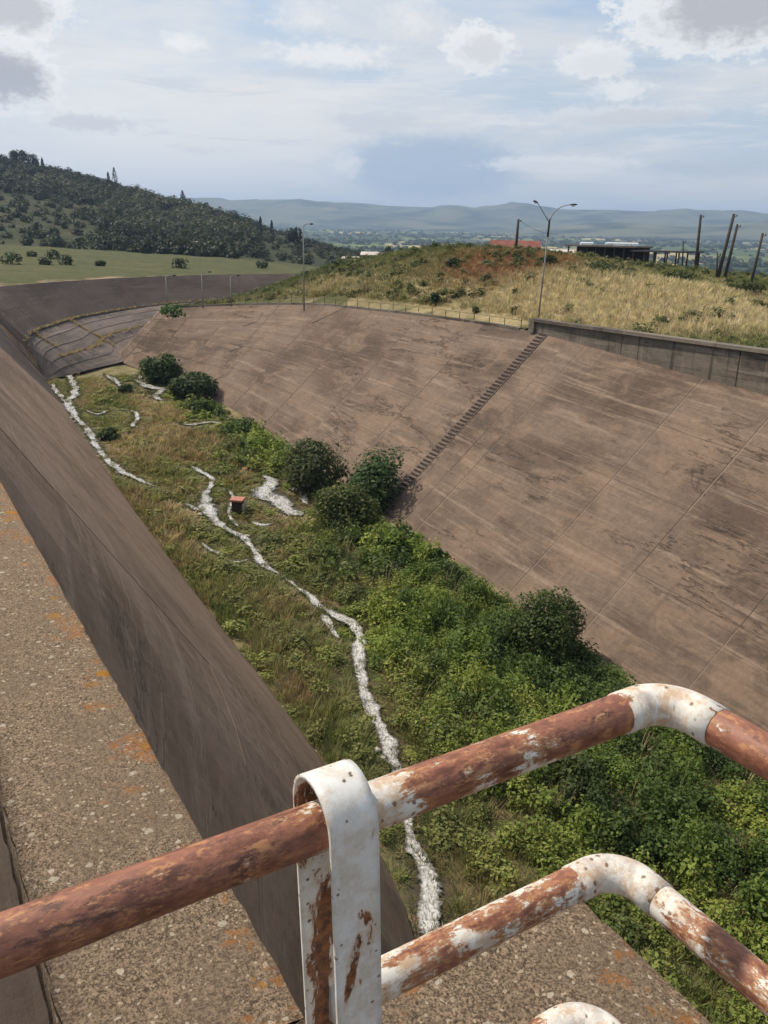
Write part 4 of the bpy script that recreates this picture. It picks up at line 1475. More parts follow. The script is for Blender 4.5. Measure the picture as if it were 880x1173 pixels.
# sedge leaning over the water's edge
k_ = rng.integers(0, len(stream_pts), 1500)
sgn_ = rng.choice([-1, 1], len(k_))
ang_ = rng.uniform(0, 6.283, len(k_))
off_ = stream_pts[k_, 2] * rng.uniform(0.85, 1.6, len(k_)) + 0.05
ps = np.c_[stream_pts[k_, 0] + np.cos(ang_) * off_, stream_pts[k_, 1] + np.sin(ang_) * off_]
okk = (ps[:, 1] > np.interp(ps[:, 0], LBd[:80, 0], LBd[:80, 1]) + 0.2) & (ps[:, 1] < np.interp(ps[:, 0], RBd[:60, 0], RBd[:60, 1]) - 0.2)
ps = ps[okk]
sc = rng.uniform(0.18, 0.50, len(ps))
cc_ = palette(rng.uniform(0, 1, len(ps)), ((0, (0.070, 0.105, 0.030)), (0.5, (0.150, 0.160, 0.055)), (1, (0.260, 0.200, 0.100))))
q, c2 = scatter(tf_p, W3(np.c_[ps, floor_z(ps[:, 0]) + 0.05]), np.c_[sc, sc, sc * 0.9], cc_, 0.3)
veg_q.append(q); veg_c.append(c2)
quads_obj('ground_cover', np.concatenate(veg_q), M['leaf'], None, np.concatenate(veg_c), 'stuff')['label'] = 'weeds, reeds and dry grass covering the channel floor'


def bush(name, p, rx, rz, n, leaf, colr, label, group=None, lumps=8, cat='bush', shift=None, col2=None, heart=0.8):
    e = empty(name, p, label, cat, group)
    n1_ = int(n * heart)
    Pa, da = dense_dome(n1_, rx, rz, lumps)
    Pb, db = dome(n - n1_, rx * (0.86 if heart > 0.5 else 1.05), rz * 0.78, lumps + 4, 0.6)
    P, d = np.r_[Pa, Pb], np.r_[da, db]
    if shift is not None:
        P[:, :2] += (P[:, 2:3] / rz) ** 1.3 * np.asarray(shift)[None, :2]
    nn = d * 0.8 + rng.normal(size=(n, 3)) * 0.45 + np.array([0, 0, 0.55])
    s = leaf * rng.uniform(0.7, 1.8, n)
    q = leaf_quads(P, nn, s, s * rng.uniform(0.45, 0.75, n)) + np.asarray(p)
    c_ = np.asarray(colr)[None] * rng.uniform(0.6, 1.45, (n, 1)) * (1 + rng.normal(0, 0.08, (n, 3)))
    if col2 is not None:
        mk = rng.uniform(0, 1, n) < 0.3
        c_[mk] = np.asarray(col2)[None] * rng.uniform(0.7, 1.3, (mk.sum(), 1))
    quads_obj('crown', q, M['leaf'], e, np.clip(c_, 0.005, 1))
    # a few stems
    V, F = [], []
    for k in range(5):
        a = rng.uniform(0, 6.28)
        tip = np.array([math.cos(a) * rx * 0.45, math.sin(a) * rx * 0.45, rz * rng.uniform(0.6, 0.9)])
        if shift is not None:
            tip[:2] += np.asarray(shift)[:2] * 0.6
        tip = tip * np.array([0.8, 0.8, 0.85])
        mid = tip * np.array([0.35, 0.35, 0.5])
        v, f = tube(np.asarray(p) + np.array([np.array([0, 0, -0.15]), mid, tip]), np.array([0.05, 0.035, 0.012]) * max(1.0, rz / 2), 6)
        F += [tuple(i + len(V) for i in ff) for ff in f]
        V += v.tolist()
    mesh_obj('stems', V, F, M['bark'], e, True)
    return e


def floor3(u, v):
    a = on_floor(u, v)
    return W3((a[0], a[1], floor_z(a[0])))


DK, MD, OL = (0.036, 0.056, 0.018), (0.070, 0.105, 0.030), (0.090, 0.110, 0.034)
bush('bush', floor3(186, 438), 3.0, 3.3, 2000, 0.38, (0.048, 0.080, 0.024), 'feathery dark green bush farthest up the channel at the right wall', lumps=8)
bush('bush', floor3(222, 457), 3.1, 3.0, 2200, 0.34, (0.042, 0.066, 0.020), 'dense dark rounded bush just below the feathery bush up the channel', lumps=9)
bush('bush', floor3(360, 562), 3.4, 4.0, 4800, 0.23, (0.058, 0.080, 0.027), 'twiggy dark bush leaning on the right wall, left of the stairway foot', lumps=10, col2=(0.075, 0.070, 0.030))
bush('bush', floor3(394, 606), 3.0, 3.2, 4600, 0.19, (0.060, 0.084, 0.024), 'neat dome-shaped dark bush with olive top in the middle of the channel', lumps=11, col2=(0.105, 0.115, 0.030))
bush('young_tree', floor3(421, 584), 2.3, 4.6, 4600, 0.23, (0.045, 0.085, 0.026), 'ragged young tree leaning against the right wall beside the stairway foot', cat='tree', lumps=9, shift=TD * 2.2 + SD * 0.1, heart=0.22, col2=(0.038, 0.075, 0.022))
bush('bush', floor3(618, 756), 2.6, 4.0, 8500, 0.14, (0.060, 0.090, 0.025), 'large round bush casting a shadow on the lower right wall', lumps=12, col2=(0.085, 0.110, 0.028))
bush('bush', floor3(590, 742), 1.3, 1.9, 1800, 0.15, (0.060, 0.098, 0.022), 'smaller bright green bush hugging the left side of the large round bush', lumps=7)
bush('bush', floor3(126, 505), 1.1, 1.3, 420, 0.26, DK, 'small dark bush beside the left stream, far from the box', lumps=5)
bush('bush', floor3(232, 474), 1.6, 1.5, 520, 0.30, MD, 'low bright bush by the right wall just below the two dark bushes', lumps=5)
bush('bush', floor3(280, 500), 2.4, 1.8, 800, 0.30, MD, 'wide low green bush at the foot of the right wall, left of the twiggy bush', lumps=6)
bush('bush', floor3(144, 452), 1.0, 1.2, 320, 0.28, DK, 'small dark bush between the two upper pools', lumps=5)
bush('bush', floor3(100, 418), 1.4, 1.3, 420, 0.30, DK, 'low dark bush at the edge of the stepped apron', lumps=5)
bush('bush', floor3(440, 640), 1.2, 1.5, 900, 0.20, (0.062, 0.100, 0.024), 'bright leafy bush in front of the dome-shaped dark bush', lumps=6)
bush('bush', floor3(500, 655), 1.3, 1.5, 900, 0.19, (0.052, 0.086, 0.022), 'green bush at the wall foot between stairway and large round bush', lumps=6)

# dry grass sprouting from the apron's joints
q_ = []
for k, frac in ((ROWS, (0.0, 0.55)), (2, (0.08, 0.42))):
    arr = V4[k]
    seg = resample(arr[int(n_ * frac[0]):int(n_ * frac[1])], 0.35)
    q_.append(seg + rng.normal(0, 0.18, seg.shape) * np.array([1, 1, 0]))
for i in (6, 14):
    seg = resample(np.array([V4[1][i], V4[ROWS][i]]), 0.35) if i == 14 else resample(np.array([V4[3][i], V4[ROWS][i]]), 0.4)
    q_.append(seg + rng.normal(0, 0.10, seg.shape) * np.array([1, 1, 0]))
q_ = np.concatenate(q_)
q_ = np.repeat(q_, 2, axis=0)
sc = rng.uniform(0.35, 0.7, len(q_))
q, c2 = scatter(tf_p, q_, np.c_[sc, sc, sc * 0.8], np.tile((0.36, 0.27, 0.155), (len(q_), 1)), 0.3)
quads_obj('joint_grass', q, M['leaf'], None, c2, 'stuff')['label'] = 'straw-coloured dry grass along the joints of the stepped apron'

# ------------------------------------------------------------------ grass on the right bank
def bank_pts(n, x0, x1, y0, y1, maxd):
    P = np.c_[rng.uniform(x0, x1, n), rng.uniform(y0, y1, n)]
    P = P[~in_poly(P, HP)]
    d = dist_hole(P)
    s, tt = to_st(P)
    k = (d > 0.3) & (d < maxd)
    return P[k], d[k]


pathpoly = None
P, d = bank_pts(52000, -30, 75, 30, 135, 60)
s, tt = to_st(P)
inside = in_poly(P, W3(np.c_[np.r_[RTd[:, 0], 250, 250, -60], np.r_[RTd[:, 1], 95, 400, 400], np.zeros(len(RTd) + 3)])[:, :2])
ok = inside & ~((s > 52.5) & (d < 2.2))
P, d = P[ok], d[ok]


def nr_at(P, u, v, Y, r):
    p = at(u, v, Y)[:2]
    return np.exp(-np.sum((P - p) ** 2, axis=1) / r ** 2)


dryp = 0.02 + 0.8 * nr_at(P, 760, 350, 74, 13) + 0.7 * nr_at(P, 690, 345, 76, 10) + 0.7 * nr_at(P, 850, 368, 68, 13) + 0.45 * nr_at(P, 420, 330, 95, 9) + 0.35 * nr_at(P, 345, 330, 105, 9) + 0.4 * nr_at(P, 540, 335, 85, 8) + 0.3 * nr_at(P, 720, 305, 95, 9)
dryp = np.clip(dryp + (fbm(P[:, 0] / 7, P[:, 1] / 7, 44) - 0.5) * 1.0 + rng.normal(0, 0.12, len(P)), 0, 1)
rst = np.clip(1.1 * nr_at(P, 585, 303, 98, 8) + 0.7 * nr_at(P, 560, 318, 90, 6) + 0.5 * nr_at(P, 620, 300, 98, 6) + 0.35 * np.exp(-d / 2.5) * (to_st(P)[0] > 55) + rng.normal(0, 0.12, len(P)), 0, 1)
cg = palette(dryp, ((0, (0.128, 0.152, 0.058)), (0.35, (0.210, 0.212, 0.096)), (0.6, (0.365, 0.312, 0.182)), (1, (0.580, 0.475, 0.315))))
cg = cg * (1 - 0.8 * rst[:, None]) + np.array([(0.270, 0.125, 0.070)]) * 0.8 * rst[:, None]
pos = np.c_[P, ground_z(P) - 0.05]
sc = rng.uniform(0.7, 1.3, len(P)) * (0.65 + 0.7 * fbm(P[:, 0] / 5, P[:, 1] / 5, 71))
tb = [tuft_proto(15, 0.46, 0.52, 0.065) for _ in range(6)]
q, c2 = scatter(tb, pos, np.c_[sc, sc, sc * (0.55 + 0.6 * dryp)], cg, 0.22)
wk = rng.uniform(0, 1, len(P)) < 0.05 * (1.2 - dryp) + 0.10 * (fbm(P[:, 0] / 6, P[:, 1] / 6, 91) > 0.60)
sw = rng.uniform(0.5, 1.2, wk.sum())
cw = palette(rng.uniform(0, 1, wk.sum()), ((0, (0.050, 0.068, 0.024)), (0.6, (0.095, 0.115, 0.042)), (1, (0.180, 0.165, 0.080))))
qw, cw2 = scatter(far_p, pos[wk], np.c_[sw, sw, sw * 0.7], cw, 0.3)
q, c2 = np.concatenate([q, qw]), np.concatenate([c2, cw2])
quads_obj('bank_grass', q, M['leaf'], None, c2, 'stuff')['label'] = 'green and golden grass on the mound above the right wall'

# scrub on the right bank
for (u, v, Y, rx, rz, c_, lb) in ((197, 343, 86, 1.5, 1.4, (0.050, 0.105, 0.024), 'bright green shrub on the rim at the far end of the right wall'),
                                  (518, 322, 95, 1.0, 1.1, DK, 'small dark shrub on the green slope of the mound'),
                                  (498, 352, 84, 0.7, 1.3, (0.045, 0.08, 0.03), 'small leafy shrub standing at the railing'),
                                  (628, 305, 92, 1.1, 1.2, DK, 'dark shrub beside the street lamp, halfway up its mast'),
                                  (690, 318, 88, 2.6, 1.2, (0.048, 0.066, 0.022), 'broad green shrub on the mound right of the street lamp'),
                                  (775, 325, 86, 2.2, 1.2, (0.060, 0.075, 0.028), 'olive shrub at the mound edge below the power poles'),
                                  (852, 338, 82, 2.4, 1.3, (0.062, 0.075, 0.026), 'olive shrub at the right edge of the mound')):
    p = at(u, v, Y)
    p[2] = ground_z(p[:2])[0] - 0.05
    bush('shrub', p, rx, rz, 420, 0.22, c_, lb, 'shrubs on the right bank', lumps=6, cat='shrub')
for (u, v, Y, rx, c_, lb) in ((62, 297, 195, 2.2, DK, 'dark shrub high on the meadow, right of the brown one'), (14, 310, 165, 2.6, (0.04, 0.065, 0.022), 'green shrub leftmost on the meadow edge'), (52, 308, 170, 1.7, DK, 'small dark shrub on the meadow, second from the left edge'),
                             (75, 306, 175, 2.2, (0.04, 0.062, 0.02), 'green shrub in the middle of the meadow edge'), (36, 293, 200, 1.6, (0.06, 0.07, 0.03), 'faint olive shrub on the upper meadow'), (115, 306, 178, 1.4, DK, 'small dark shrub on the meadow behind the curving wall'),
                             (206, 307, 185, 2.4, (0.045, 0.06, 0.02), 'low wide shrub above the far wall left of the thin lamp masts'), (300, 302, 205, 2.0, (0.05, 0.065, 0.03), 'shrub above the far wall left of the tall mast')):
    p = at(u, v, Y)
    p[2] = ground_z(p[:2])[0] - 0.1
    bush('shrub', p, rx, rx * 0.95, 220, 0.45, c_, lb, 'shrubs on the far meadow', lumps=5, cat='shrub')

# ------------------------------------------------------------------ woods on the left hill
crowns = []
for k in range(6):
    n = 130
    Pd, d = dome(n, 1.0, 1.05, 6, 0.75)
    nn = d * 1.0 + rng.normal(size=(n, 3)) * 0.2 + np.array([0, 0, 0.6])
    s_ = 0.30 * rng.uniform(0.6, 1.4, n)
    crowns.append(leaf_quads(Pd, nn, s_, s_ * 0.75))
n = 9500
P = np.c_[rng.uniform(-420, 130, n), rng.uniform(235, 640, n)]
angx = P[:, 0] / P[:, 1]
foot = np.interp(angx, [-0.75, -0.45, -0.36, -0.27, -0.18, -0.1, 0.05, 0.2], [285, 285, 272, 250, 243, 246, 262, 300])
k = P[:, 1] > foot + (fbm(P[:, 0] / 25, P[:, 1] / 25, 3) - 0.5) * 22
grove = (angx < -0.33) & (P[:, 1] < 440) & (P[:, 1] > 285)
row = np.abs(np.mod(P[:, 0] * 0.8 + P[:, 1] * 0.6, 9) - 4.5) < 2.0
sel = fbm(P[:, 0] / 40, P[:, 1] / 40, 12)
k &= ~(grove & ((rng.uniform(0, 1, n) > 0.95) | ~row))
k &= ~((angx > -0.17) & (rng.uniform(0, 1, n) > 0.20 + 0.35 * sel))
P = P[k]; sel = sel[k]; grove = grove[k]
sc = rng.uniform(1.6, 4.4, len(P)) * (0.6 + 0.8 * sel)
sc[grove] *= 0.8
sc *= np.where(P[:, 0] / P[:, 1] > -0.15, 0.6, 1.0)
c_ = palette(np.clip(sel * 2.0 - 0.55 + rng.normal(0, 0.12, len(P)), 0, 1), ((0, (0.024, 0.038, 0.020)), (0.45, (0.048, 0.064, 0.033)), (0.75, (0.085, 0.098, 0.056)), (1, (0.120, 0.128, 0.078))))
pos = np.c_[P, ground_z(P) - 0.4]
q, c2 = scatter(crowns, pos, np.c_[sc, sc, sc * rng.uniform(0.8, 1.3, len(P))], c_ * 0.66, 0.14)
quads_obj('hillside_woodland', q, M['leaf'], None, c2, 'stuff')['label'] = 'dense dark green woodland and olive trees over the left hill'

# hedges and tree belts on the plain
small = []
for k in range(4):
    Pd, d = dome(16, 1.0, 1.0, 3, 0.7)
    nn = d + np.array([0, 0, 0.5])
    small.append(leaf_quads(Pd, nn, np.full(16, 0.9), np.full(16, 0.7)))
n = 5200
Y = 700 + (4300 - 700) * rng.uniform(0, 1, n) ** 1.3
X = Y * rng.uniform(-0.35, 0.62, n)
line = np.abs(np.mod(X * 0.6 + Y * 0.9 + 300 * fbm(X / 700, Y / 700, 2), 420) - 210) < 40
belt = np.abs(np.mod(Y + 200 * fbm(X / 500, Y / 500, 8), 330) - 165) < 22
pk = (line | belt | (fbm(X / 350, Y / 250, 31) > 0.56))
X, Y = X[pk], Y[pk]
gz = np.where((Y < 980) & (X < 300), np.maximum(plain_z(X, Y), ground_z(np.c_[X, Y], False)), plain_z(X, Y))
sc = rng.uniform(4, 9, len(X))
c_ = palette(rng.uniform(0, 1, len(X)), ((0, (0.026, 0.040, 0.018)), (1, (0.060, 0.085, 0.032))))
q, c2 = scatter(small, np.c_[X, Y, gz - 0.5], np.c_[sc * 1.5, sc * 1.2, sc], c_, 0.2)
quads_obj('plain_trees', q, M['leaf'], None, c2, 'stuff')['label'] = 'hedgerows and tree belts across the far plain'


def tree(name, p, h, rx, colr, label, group, shape='round', n=420, leaf=0.8):
    e = empty(name, p, label, 'tree', group)
    p = np.asarray(p)
    V, F = tube(np.array([p + (0, 0, -0.4), p + (0.1, 0, h * 0.3), p + (0, 0.1, h * 0.75)]), np.array([0.03, 0.022, 0.008]) * h, 8)
    mesh_obj('trunk', V, F, M['bark'], e, True)
    if shape == 'cypress':
        z = rng.uniform(0.06, 1, n)
        r = rx * np.sin(np.clip(z, 0, 1) ** 0.75 * math.pi) ** 0.75 + 0.06
        a = rng.uniform(0, 6.283, n)
        rr = r * rng.uniform(0.6, 1.12, n)
        P = np.c_[np.cos(a) * rr, np.sin(a) * rr, z * h]
        d = np.c_[np.cos(a), np.sin(a), np.full(n, 0.4)]
    else:
        P, d = dome(n, rx, h * 0.72, 8, 0.6)
        P[:, 2] += h * 0.22
    nn = d + rng.normal(size=(n, 3)) * 0.4
    s_ = leaf * rng.uniform(0.6, 1.4, n)
    q = leaf_quads(P, nn, s_, s_ * 0.6) + p
    c_ = np.asarray(colr)[None] * rng.uniform(0.65, 1.4, (n, 1))
    quads_obj('crown', q, M['leaf'], e, c_)


def hill_p(u, v, Y):
    p = at(u, v, Y)
    p[2] = ground_z(p[:2])[0]
    return p


CY = (0.014, 0.024, 0.013)
for (u, Y, h, rx, lb) in ((134, 520, 13.5, 1.7, 'tallest dark cypress on the crest of the wooded hill'), (127, 520, 10.0, 1.2, 'shorter cypress just left of the tallest one on the hill crest'), (210, 500, 10.0, 1.8, 'lone cypress on the hill crest above the far wall'),
                         (54, 545, 8.0, 1.1, 'thin cypress on the high crest right of the dark clump'), (311, 440, 9, 1.0, 'thin poplar-like cypress behind the dark round tree'), (298, 440, 9.5, 1.1, 'cypress closest to the dark round tree at the hill end')):
    tree('cypress_tree', hill_p(u, 240, Y), h, rx, CY, lb, 'cypresses on the left hill', 'cypress', 320, 0.75)
for i, (u, Y, h, rx, lb) in enumerate(((268, 430, 9.5, 4.4, 'dark round tree standing out at the right end of the wooded hill'), (337, 380, 7.0, 3.6, 'round dark tree beside the tall mast, on the low ground'), (24, 555, 8, 4.5, 'leftmost tree of the dark clump on the hill crest'), (34, 555, 9.5, 4.5, 'middle tree of the dark clump on the hill crest'), (45, 550, 9, 4.2, 'rightmost tree of the dark clump on the hill crest'),
                                       (448, 420, 6, 3, 'small round tree at the left foot of the mound skyline'))):
    tree('round_tree', hill_p(u, 240, Y), h, rx, (0.018, 0.028, 0.014), lb, 'dark trees on the left hill', 'round', 900, 0.8)

# ------------------------------------------------------------------ buildings
def house(name, p, ax, lx, ly, h, roof_h, wall_m, roof_m, label, cat='house', group=None, wins=3):
    p = np.asarray(p, float)
    e = empty(name, p, label, cat, group)
    V, F = box_at(p - (0, 0, 1.0), ax, lx, ly, h + 1.0)
    mesh_obj('wall', V, F, wall_m, e)
    a = np.array([math.cos(ax), math.sin(ax), 0]); b = np.array([-math.sin(ax), math.cos(ax), 0])
    ov = 0.4
    V = []
    for x in (-lx / 2 - ov, lx / 2 + ov):
        V += [p + a * x + b * (-ly / 2 - ov) + (0, 0, h), p + a * x + b * (ly / 2 + ov) + (0, 0, h), p + a * x + (0, 0, h + roof_h),
              p + a * x + b * (-ly / 2 - ov) + (0, 0, h + 0.15), p + a * x + b * (ly / 2 + ov) + (0, 0, h + 0.15), p + a * x + (0, 0, h + roof_h + 0.15)]
    mesh_obj('roof', V, [(0, 1, 4, 5, 3), (6, 9, 11, 10, 7), (3, 5, 11, 9), (5, 4, 10, 11), (0, 3, 9, 6), (1, 7, 10, 4), (0, 6, 7, 1)], roof_m, e)
    sgn = -1 if (b @ -p) < 0 else 1
    for k in range(wins):
        x = (k + 0.5) / wins * lx - lx / 2
        V, F = box_at(p + a * x + b * sgn * (ly / 2) + (0, 0, h * 0.4), ax, min(1.1, lx / wins * 0.4), 0.12, h * 0.38)
        mesh_obj('window', V, F, M['glass_dark'], e)
    return e


def gp(u, Y, v=280):
    p = at(u, v, Y)
    p[2] = ground_z(p[:2])[0]
    return p


def plain_p(u, v, Y=None):
    d = ray(u, v)
    return d * ((-46 - 0.019 * 600) / (d[2] - 0.019 * d[1]))


house('farm_house', gp(590, 205), R(-6), 11, 7, 7.8, 1.5, M['plaster'], M['roof_red'], 'cream farm building with a red tiled roof behind the mound', 'house', None, 4)
house('farm_house', gp(632, 215), R(-4), 14, 8, 8.0, 0.9, M['brick_red'], M['roof_pale'], 'red-walled building with a pale roof behind the street lamp', 'house', None, 4)
house('low_hut', gp(575, 150), R(-4), 9, 4, 3.2, 0.4, M['shed_dark'], M['roof_brown'], 'low dark hut behind the mound, left of the street lamp', 'hut', None, 2)
house('warehouse', plain_p(712, 282), R(-3), 80, 40, 7, 2, M['white_wall'], M['white_wall'], 'long white warehouse far out on the plain right of the lamp', 'warehouse', None, 0)
house('warehouse', plain_p(672, 281), R(-3), 30, 30, 6, 2, M['white_wall'], M['white_wall'], 'shorter white warehouse far out on the plain nearer the lamp', 'warehouse', None, 0)
house('village_house', gp(405, 300), R(10), 7, 5, 2.8, 0.9, M['plaster'], M['roof_pale'], 'long pale farmhouse on low ground left of the mound', 'house', None, 3)
house('village_house', gp(424, 330), R(-5), 6, 5, 4.2, 1.2, M['white_wall'], M['roof_pale'], 'small white house on low ground just left of the mound skyline', 'house', None, 2)
house('village_house', gp(221, 300), R(15), 3.4, 3, 2.0, 0.7, M['plaster'], M['roof_pale'], 'tiny pale house at the woods edge, the left one', 'house', None, 2)
house('village_house', gp(243, 300), R(-15), 4.2, 3, 2.0, 0.7, M['plaster'], M['roof_pale'], 'tiny pale house at the woods edge, the right one', 'house', None, 2)
house('village_house', gp(462, 330), R(0), 6, 5, 3.2, 1.0, M['plaster'], M['roof_red'], 'small red-roofed house peeping over the mound', 'house', None, 2)


def shed(name, u0, u1, Y0, Y1, v_roof, closed, label, roof_m, npost):
    a, b = at(u0, v_roof, Y0), at(u1, v_roof, Y1)
    zt = (a[2] + b[2]) / 2
    ln = np.linalg.norm((b - a)[:2])
    ax = math.atan2(b[1] - a[1], b[0] - a[0])
    mid = (a + b) / 2
    gz_ = ground_z(mid[:2])[0]
    p = np.array([mid[0], mid[1], gz_])
    e = empty(name, p, label, 'shed')
    A2 = np.array([math.cos(ax), math.sin(ax), 0]); B2 = np.array([-math.sin(ax), math.cos(ax), 0])
    V, F = box_at(np.array([mid[0], mid[1], zt - 0.22]), ax, ln + 0.6, 6.4, 0.22)
    mesh_obj('roof', V, F, roof_m, e)
    if closed:
        V, F = box_at(np.array([mid[0], mid[1], gz_ - 0.8]) + B2 * 1.6, ax, ln, 2.6, zt - gz_ + 0.58)
        mesh_obj('back_wall', V, F, M['shed_dark'], e)
    for k in range(npost):
        x = (k / (npost - 1) - 0.5) * (ln - 0.4)
        for yy in (-2.9, 2.9):
            V, F = box_at(np.array([mid[0], mid[1], gz_ - 0.8]) + A2 * x + B2 * yy, ax, 0.16, 0.16, zt - gz_ + 0.58)
            mesh_obj('post', V, F, M['wood'], e)
    return e


shed('long_shed', 660, 737, 128, 122, 281, True, 'long low dark shed with a brown roof along the top of the mound', M['roof_brown'], 8)
shed('open_shed', 737, 792, 122, 117, 287, False, 'open shelter with a thin flat dark roof on posts, right of the long shed', M['dark_metal'], 5)


# ------------------------------------------------------------------ poles and lamps
def pole(u0, v0, u1, v1, Y, rad, label, name='power_pole', extra=None):
    top = at(u0, v0, Y)
    bot = at(u1, v1, Y)
    gz_ = ground_z(bot[:2])[0]
    dirn = (bot - top) / (bot - top)[2]
    bot = top + dirn * (gz_ - 0.5 - top[2])
    e = empty(name, bot + np.array([0, 0, 0.5]), label, 'pole', 'wooden poles on the right bank')
    V, F = tube([bot, (bot + top) / 2, top], [rad * 1.15, rad, rad * 0.8], 8)
    mesh_obj('shaft', V, F, M['wood'], e, True)
    # insulator pins
    V, F = tube([top + (0, 0, -0.35) + np.array([0.04, 0, 0]), top + np.array([0.32, 0, -0.22])], 0.03, 6)
    mesh_obj('bracket', V, F, M['dark_metal'], e, True)
    V, F = tube([top + np.array([0.32, 0, -0.26]), top + np.array([0.32, 0, -0.14]), top + np.array([0.32, 0, -0.04])], [0.05, 0.07, 0.03], 8)
    mesh_obj('insulator', V, F, M['dark_metal'], e, True)
    return top


t1 = pole(594, 251, 591, 287, 106, 0.17, 'lone dark pole left of the street lamp')
t2 = pole(803, 246, 797, 305, 98, 0.17, 'upright dark pole left of the leaning pair')
t3 = pole(841, 245, 824, 312, 92, 0.19, 'tallest leaning pole of the pair on the right')
t4 = pole(845, 257, 832, 311, 93, 0.17, 'shorter leaning pole close right of the tallest one')
t5 = pole(874, 267, 862, 318, 88, 0.15, 'rightmost leaning pole on the bank')
t6 = pole(822, 290, 821, 312, 92, 0.10, 'short strut-like post at the foot of the leaning pair')
t7 = pole(783, 276, 782, 300, 118, 0.10, 'thin short pole behind the open shelter')
a, b = t1, at(640, 268, 104)
cv_ = np.linspace(0, 1, 14)
pw = np.array([a * (1 - x) + b * x - np.array([0, 0, 1.0 * 4 * x * (1 - x) * 0.5]) for x in cv_])
V, F = tube(pw, 0.02, 5)
tag(mesh_obj('overhead_wire', V, F, M['dark_metal'], None, True), 'slack wire hanging from the lone dark pole towards the street lamp', 'wire')


def street_lamp():
    base = at(616, 370, 72.5)
    base[2] = -7.15
    top_h = at(629.5, 254, 72.5)
    e = empty('street_lamp', base, 'tall street lamp with two curved arms at the end of the retaining wall', 'street lamp')
    lean = (top_h - base)
    V, F = tube([base, base + lean * 0.5, base + lean * 0.9], [0.085, 0.065, 0.05], 10)
    mesh_obj('mast', V, F, M['lamp_steel'], e, True)
    V, F = tube([base + lean * 0.86, base + lean * 1.0, base + lean * 1.03], [0.085, 0.085, 0.05], 10)
    mesh_obj('collar', V, F, M['dark_metal'], e, True)
    V, F = box_at(base + lean * 0.03, 0.5, 0.22, 0.16, 0.5)
    mesh_obj('fuse_box', V, F, M['lamp_steel'], e)
    tp = base + lean * 0.99
    for (u, v, u2, v2) in ((615.5, 232, 624, 245), (654, 234.5, 634, 236)):
        end, ctl = at(u, v, 72.5), at(u2, v2, 72.5)
        P = [tp * (1 - x) ** 2 + (ctl * 1.0) * 2 * x * (1 - x) + end * x * x for x in np.linspace(0, 1, 12)]
        V, F = tube(P, np.linspace(0.045, 0.03, 12), 8)
        mesh_obj('arm', V, F, M['lamp_steel'], e, True)
        dr = P[-1] - P[-2]
        dr /= np.linalg.norm(dr)
        dr = dr * np.array([1, 1, 0.5])
        V, F = tube([end - dr * 0.1, end + dr * 0.08, end + dr * 0.38, end + dr * 0.55], [0.04, 0.10, 0.11, 0.03], 10)
        V[:, 2] = end[2] + (V[:, 2] - end[2]) * 0.7
        hd = mesh_obj('lamp_head', V, F, M['dark_metal'], e, True)
        V, F = tube([end + dr * 0.1 - (0, 0, 0.09), end + dr * 0.22 - (0, 0, 0.10), end + dr * 0.34 - (0, 0, 0.09)], [0.05, 0.08, 0.05], 8)
        mesh_obj('lens', V, F, M['white_wall'], hd, True)


street_lamp()


def mast(u, v0, v1, Y, label, two=False):
    base = at(u, v1, Y)
    top = at(u, v0, Y)
    base[0] = top[0]
    base[2] = min(base[2], ground_z(base[:2])[0]) - 0.1
    e = empty('lamp_mast', base, label, 'lamp mast', 'thin lamp masts along the rim path')
    V, F = tube([base, (base + top) / 2, top], [0.085, 0.07, 0.05], 8)
    mesh_obj('mast', V, F, M['lamp_steel'], e, True)
    arm_end = top + TD * 0.8 + np.array([0, 0, 0.15])
    V, F = tube([top - (0, 0, 0.1), top + TD * 0.3 + np.array([0, 0, 0.12]), arm_end], [0.05, 0.04, 0.03], 7)
    mesh_obj('arm', V, F, M['lamp_steel'], e, True)
    V, F = tube([arm_end - TD * 0.05, arm_end + TD * 0.15, arm_end + TD * 0.4], [0.04, 0.11, 0.04], 8)
    mesh_obj('lamp_head', V, F, M['dark_metal'], e, True)


mast(347.5, 258, 345, 93, 'tallest thin lamp mast, rising above the far hills behind the kerb')
mast(264, 317, 341, 101, 'short thin mast right of the other two, against the dark wall')
mast(231, 313, 343, 99, 'middle thin mast of three against the dark far wall')
mast(190, 317, 345, 97, 'leftmost thin mast against the dark far wall')

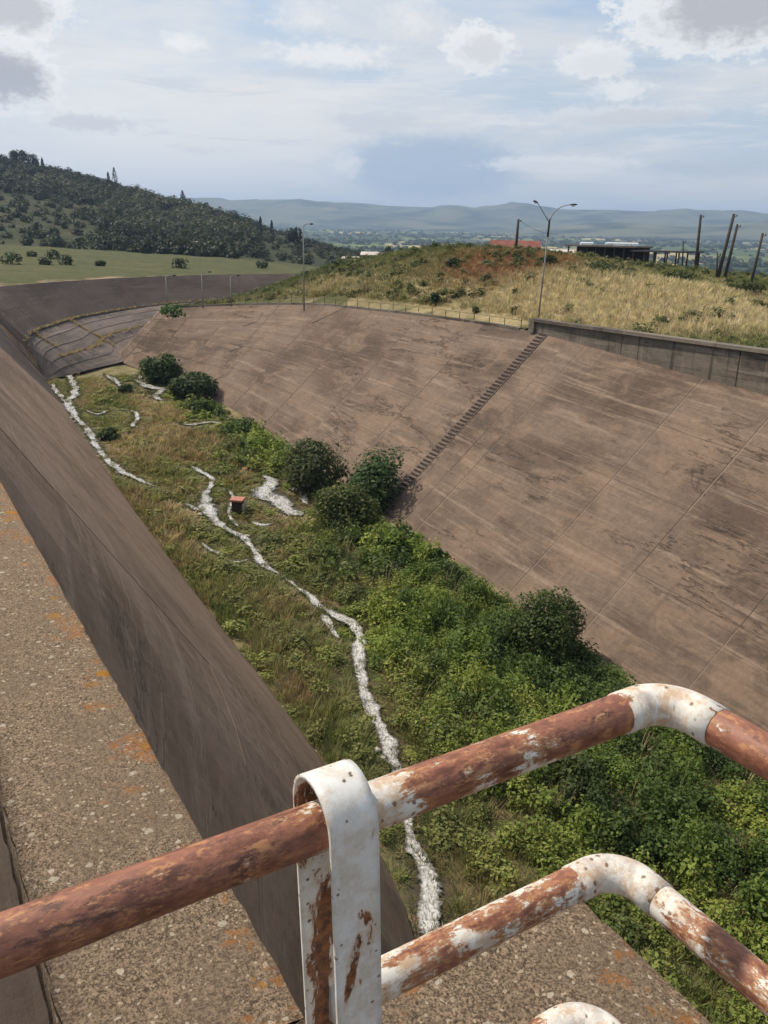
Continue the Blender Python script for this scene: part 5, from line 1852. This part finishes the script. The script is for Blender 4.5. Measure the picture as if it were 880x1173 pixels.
# ------------------------------------------------------------------ small things on the channel floor
p = floor3(273, 588)
e = empty('rusty_box', p, 'small rusty box with a faded red lid among the weeds and pools', 'box')
ax = R(-8)
V, F = box_at(p - np.array([0, 0, 0.15]), ax, 0.75, 0.7, 1.15)
bevel(mesh_obj('body', V, F, M['box_dark'], e), 0.03)
V, F = box_at(p + np.array([0, 0, 1.0]), ax, 0.98, 0.95, 0.16)
bevel(mesh_obj('lid', V, F, M['box_red'], e), 0.03)
V, F = box_at(p + np.array([0.46, 0.0, -0.1]), ax, 0.16, 0.7, 0.9)
bevel(mesh_obj('side_plate', V, F, M['stone'], e), 0.02)

# stones lying in and beside the streams
def rock(p, r, label):
    n = 26
    d = rng.normal(size=(n, 3)); d /= np.linalg.norm(d, axis=1)[:, None]
    import bmesh
    bm = bmesh.new()
    for v in d:
        bm.verts.new(v * r * rng.uniform(0.75, 1.1) * np.array([1, 0.8, 0.6]))
    res = bmesh.ops.convex_hull(bm, input=bm.verts)
    bmesh.ops.delete(bm, geom=[g for g in res['geom_interior'] if isinstance(g, bmesh.types.BMVert)], context='VERTS')
    me = bpy.data.meshes.new('rock')
    bm.to_mesh(me); bm.free()
    o = link_mesh('rock', me, M['stone'], None)
    o.location = tuple(np.asarray(p) + (0, 0, r * 0.25))
    tag(o, label, 'rock', 'pale rocks lying in the stream beds')


for k in range(26):
    i = rng.integers(0, len(stream_pts))
    s_, t_, w_ = stream_pts[i]
    a = rng.choice([-1, 1]) * w_ * rng.uniform(0.5, 1.3)
    s2, t2 = s_ + rng.normal(0, 0.3), t_ + a
    rock(W3((s2, t2, floor_z(s2) + 0.08)), rng.uniform(0.10, 0.30), 'pale rock lying at the edge of a stream on the channel floor')

# ------------------------------------------------------------------ haze
V = np.array([(x, y, z) for z in (-50, 420) for (x, y) in ((-14500, -14500), (14500, -14500), (14500, 14500), (-14500, 14500))], float)
hm = bpy.data.materials.new('haze_air')
hm.use_nodes = True
nt = hm.node_tree
nt.nodes.remove(nt.nodes['Principled BSDF'])
pv = nt.nodes.new('ShaderNodeVolumePrincipled')
pv.inputs['Color'].default_value = (0.49, 0.68, 1.0, 1)
pv.inputs['Density'].default_value = 1.5e-4
pv.inputs['Anisotropy'].default_value = 0.2
nt.links.new(pv.outputs[0], nt.nodes['Material Output'].inputs['Volume'])
hz_o = mesh_obj('haze', V, [(3, 2, 1, 0), (4, 5, 6, 7), (0, 1, 5, 4), (1, 2, 6, 5), (2, 3, 7, 6), (3, 0, 4, 7)], hm)
hz_o['kind'] = 'stuff'
hz_o['label'] = 'pale blue haze over the plain'
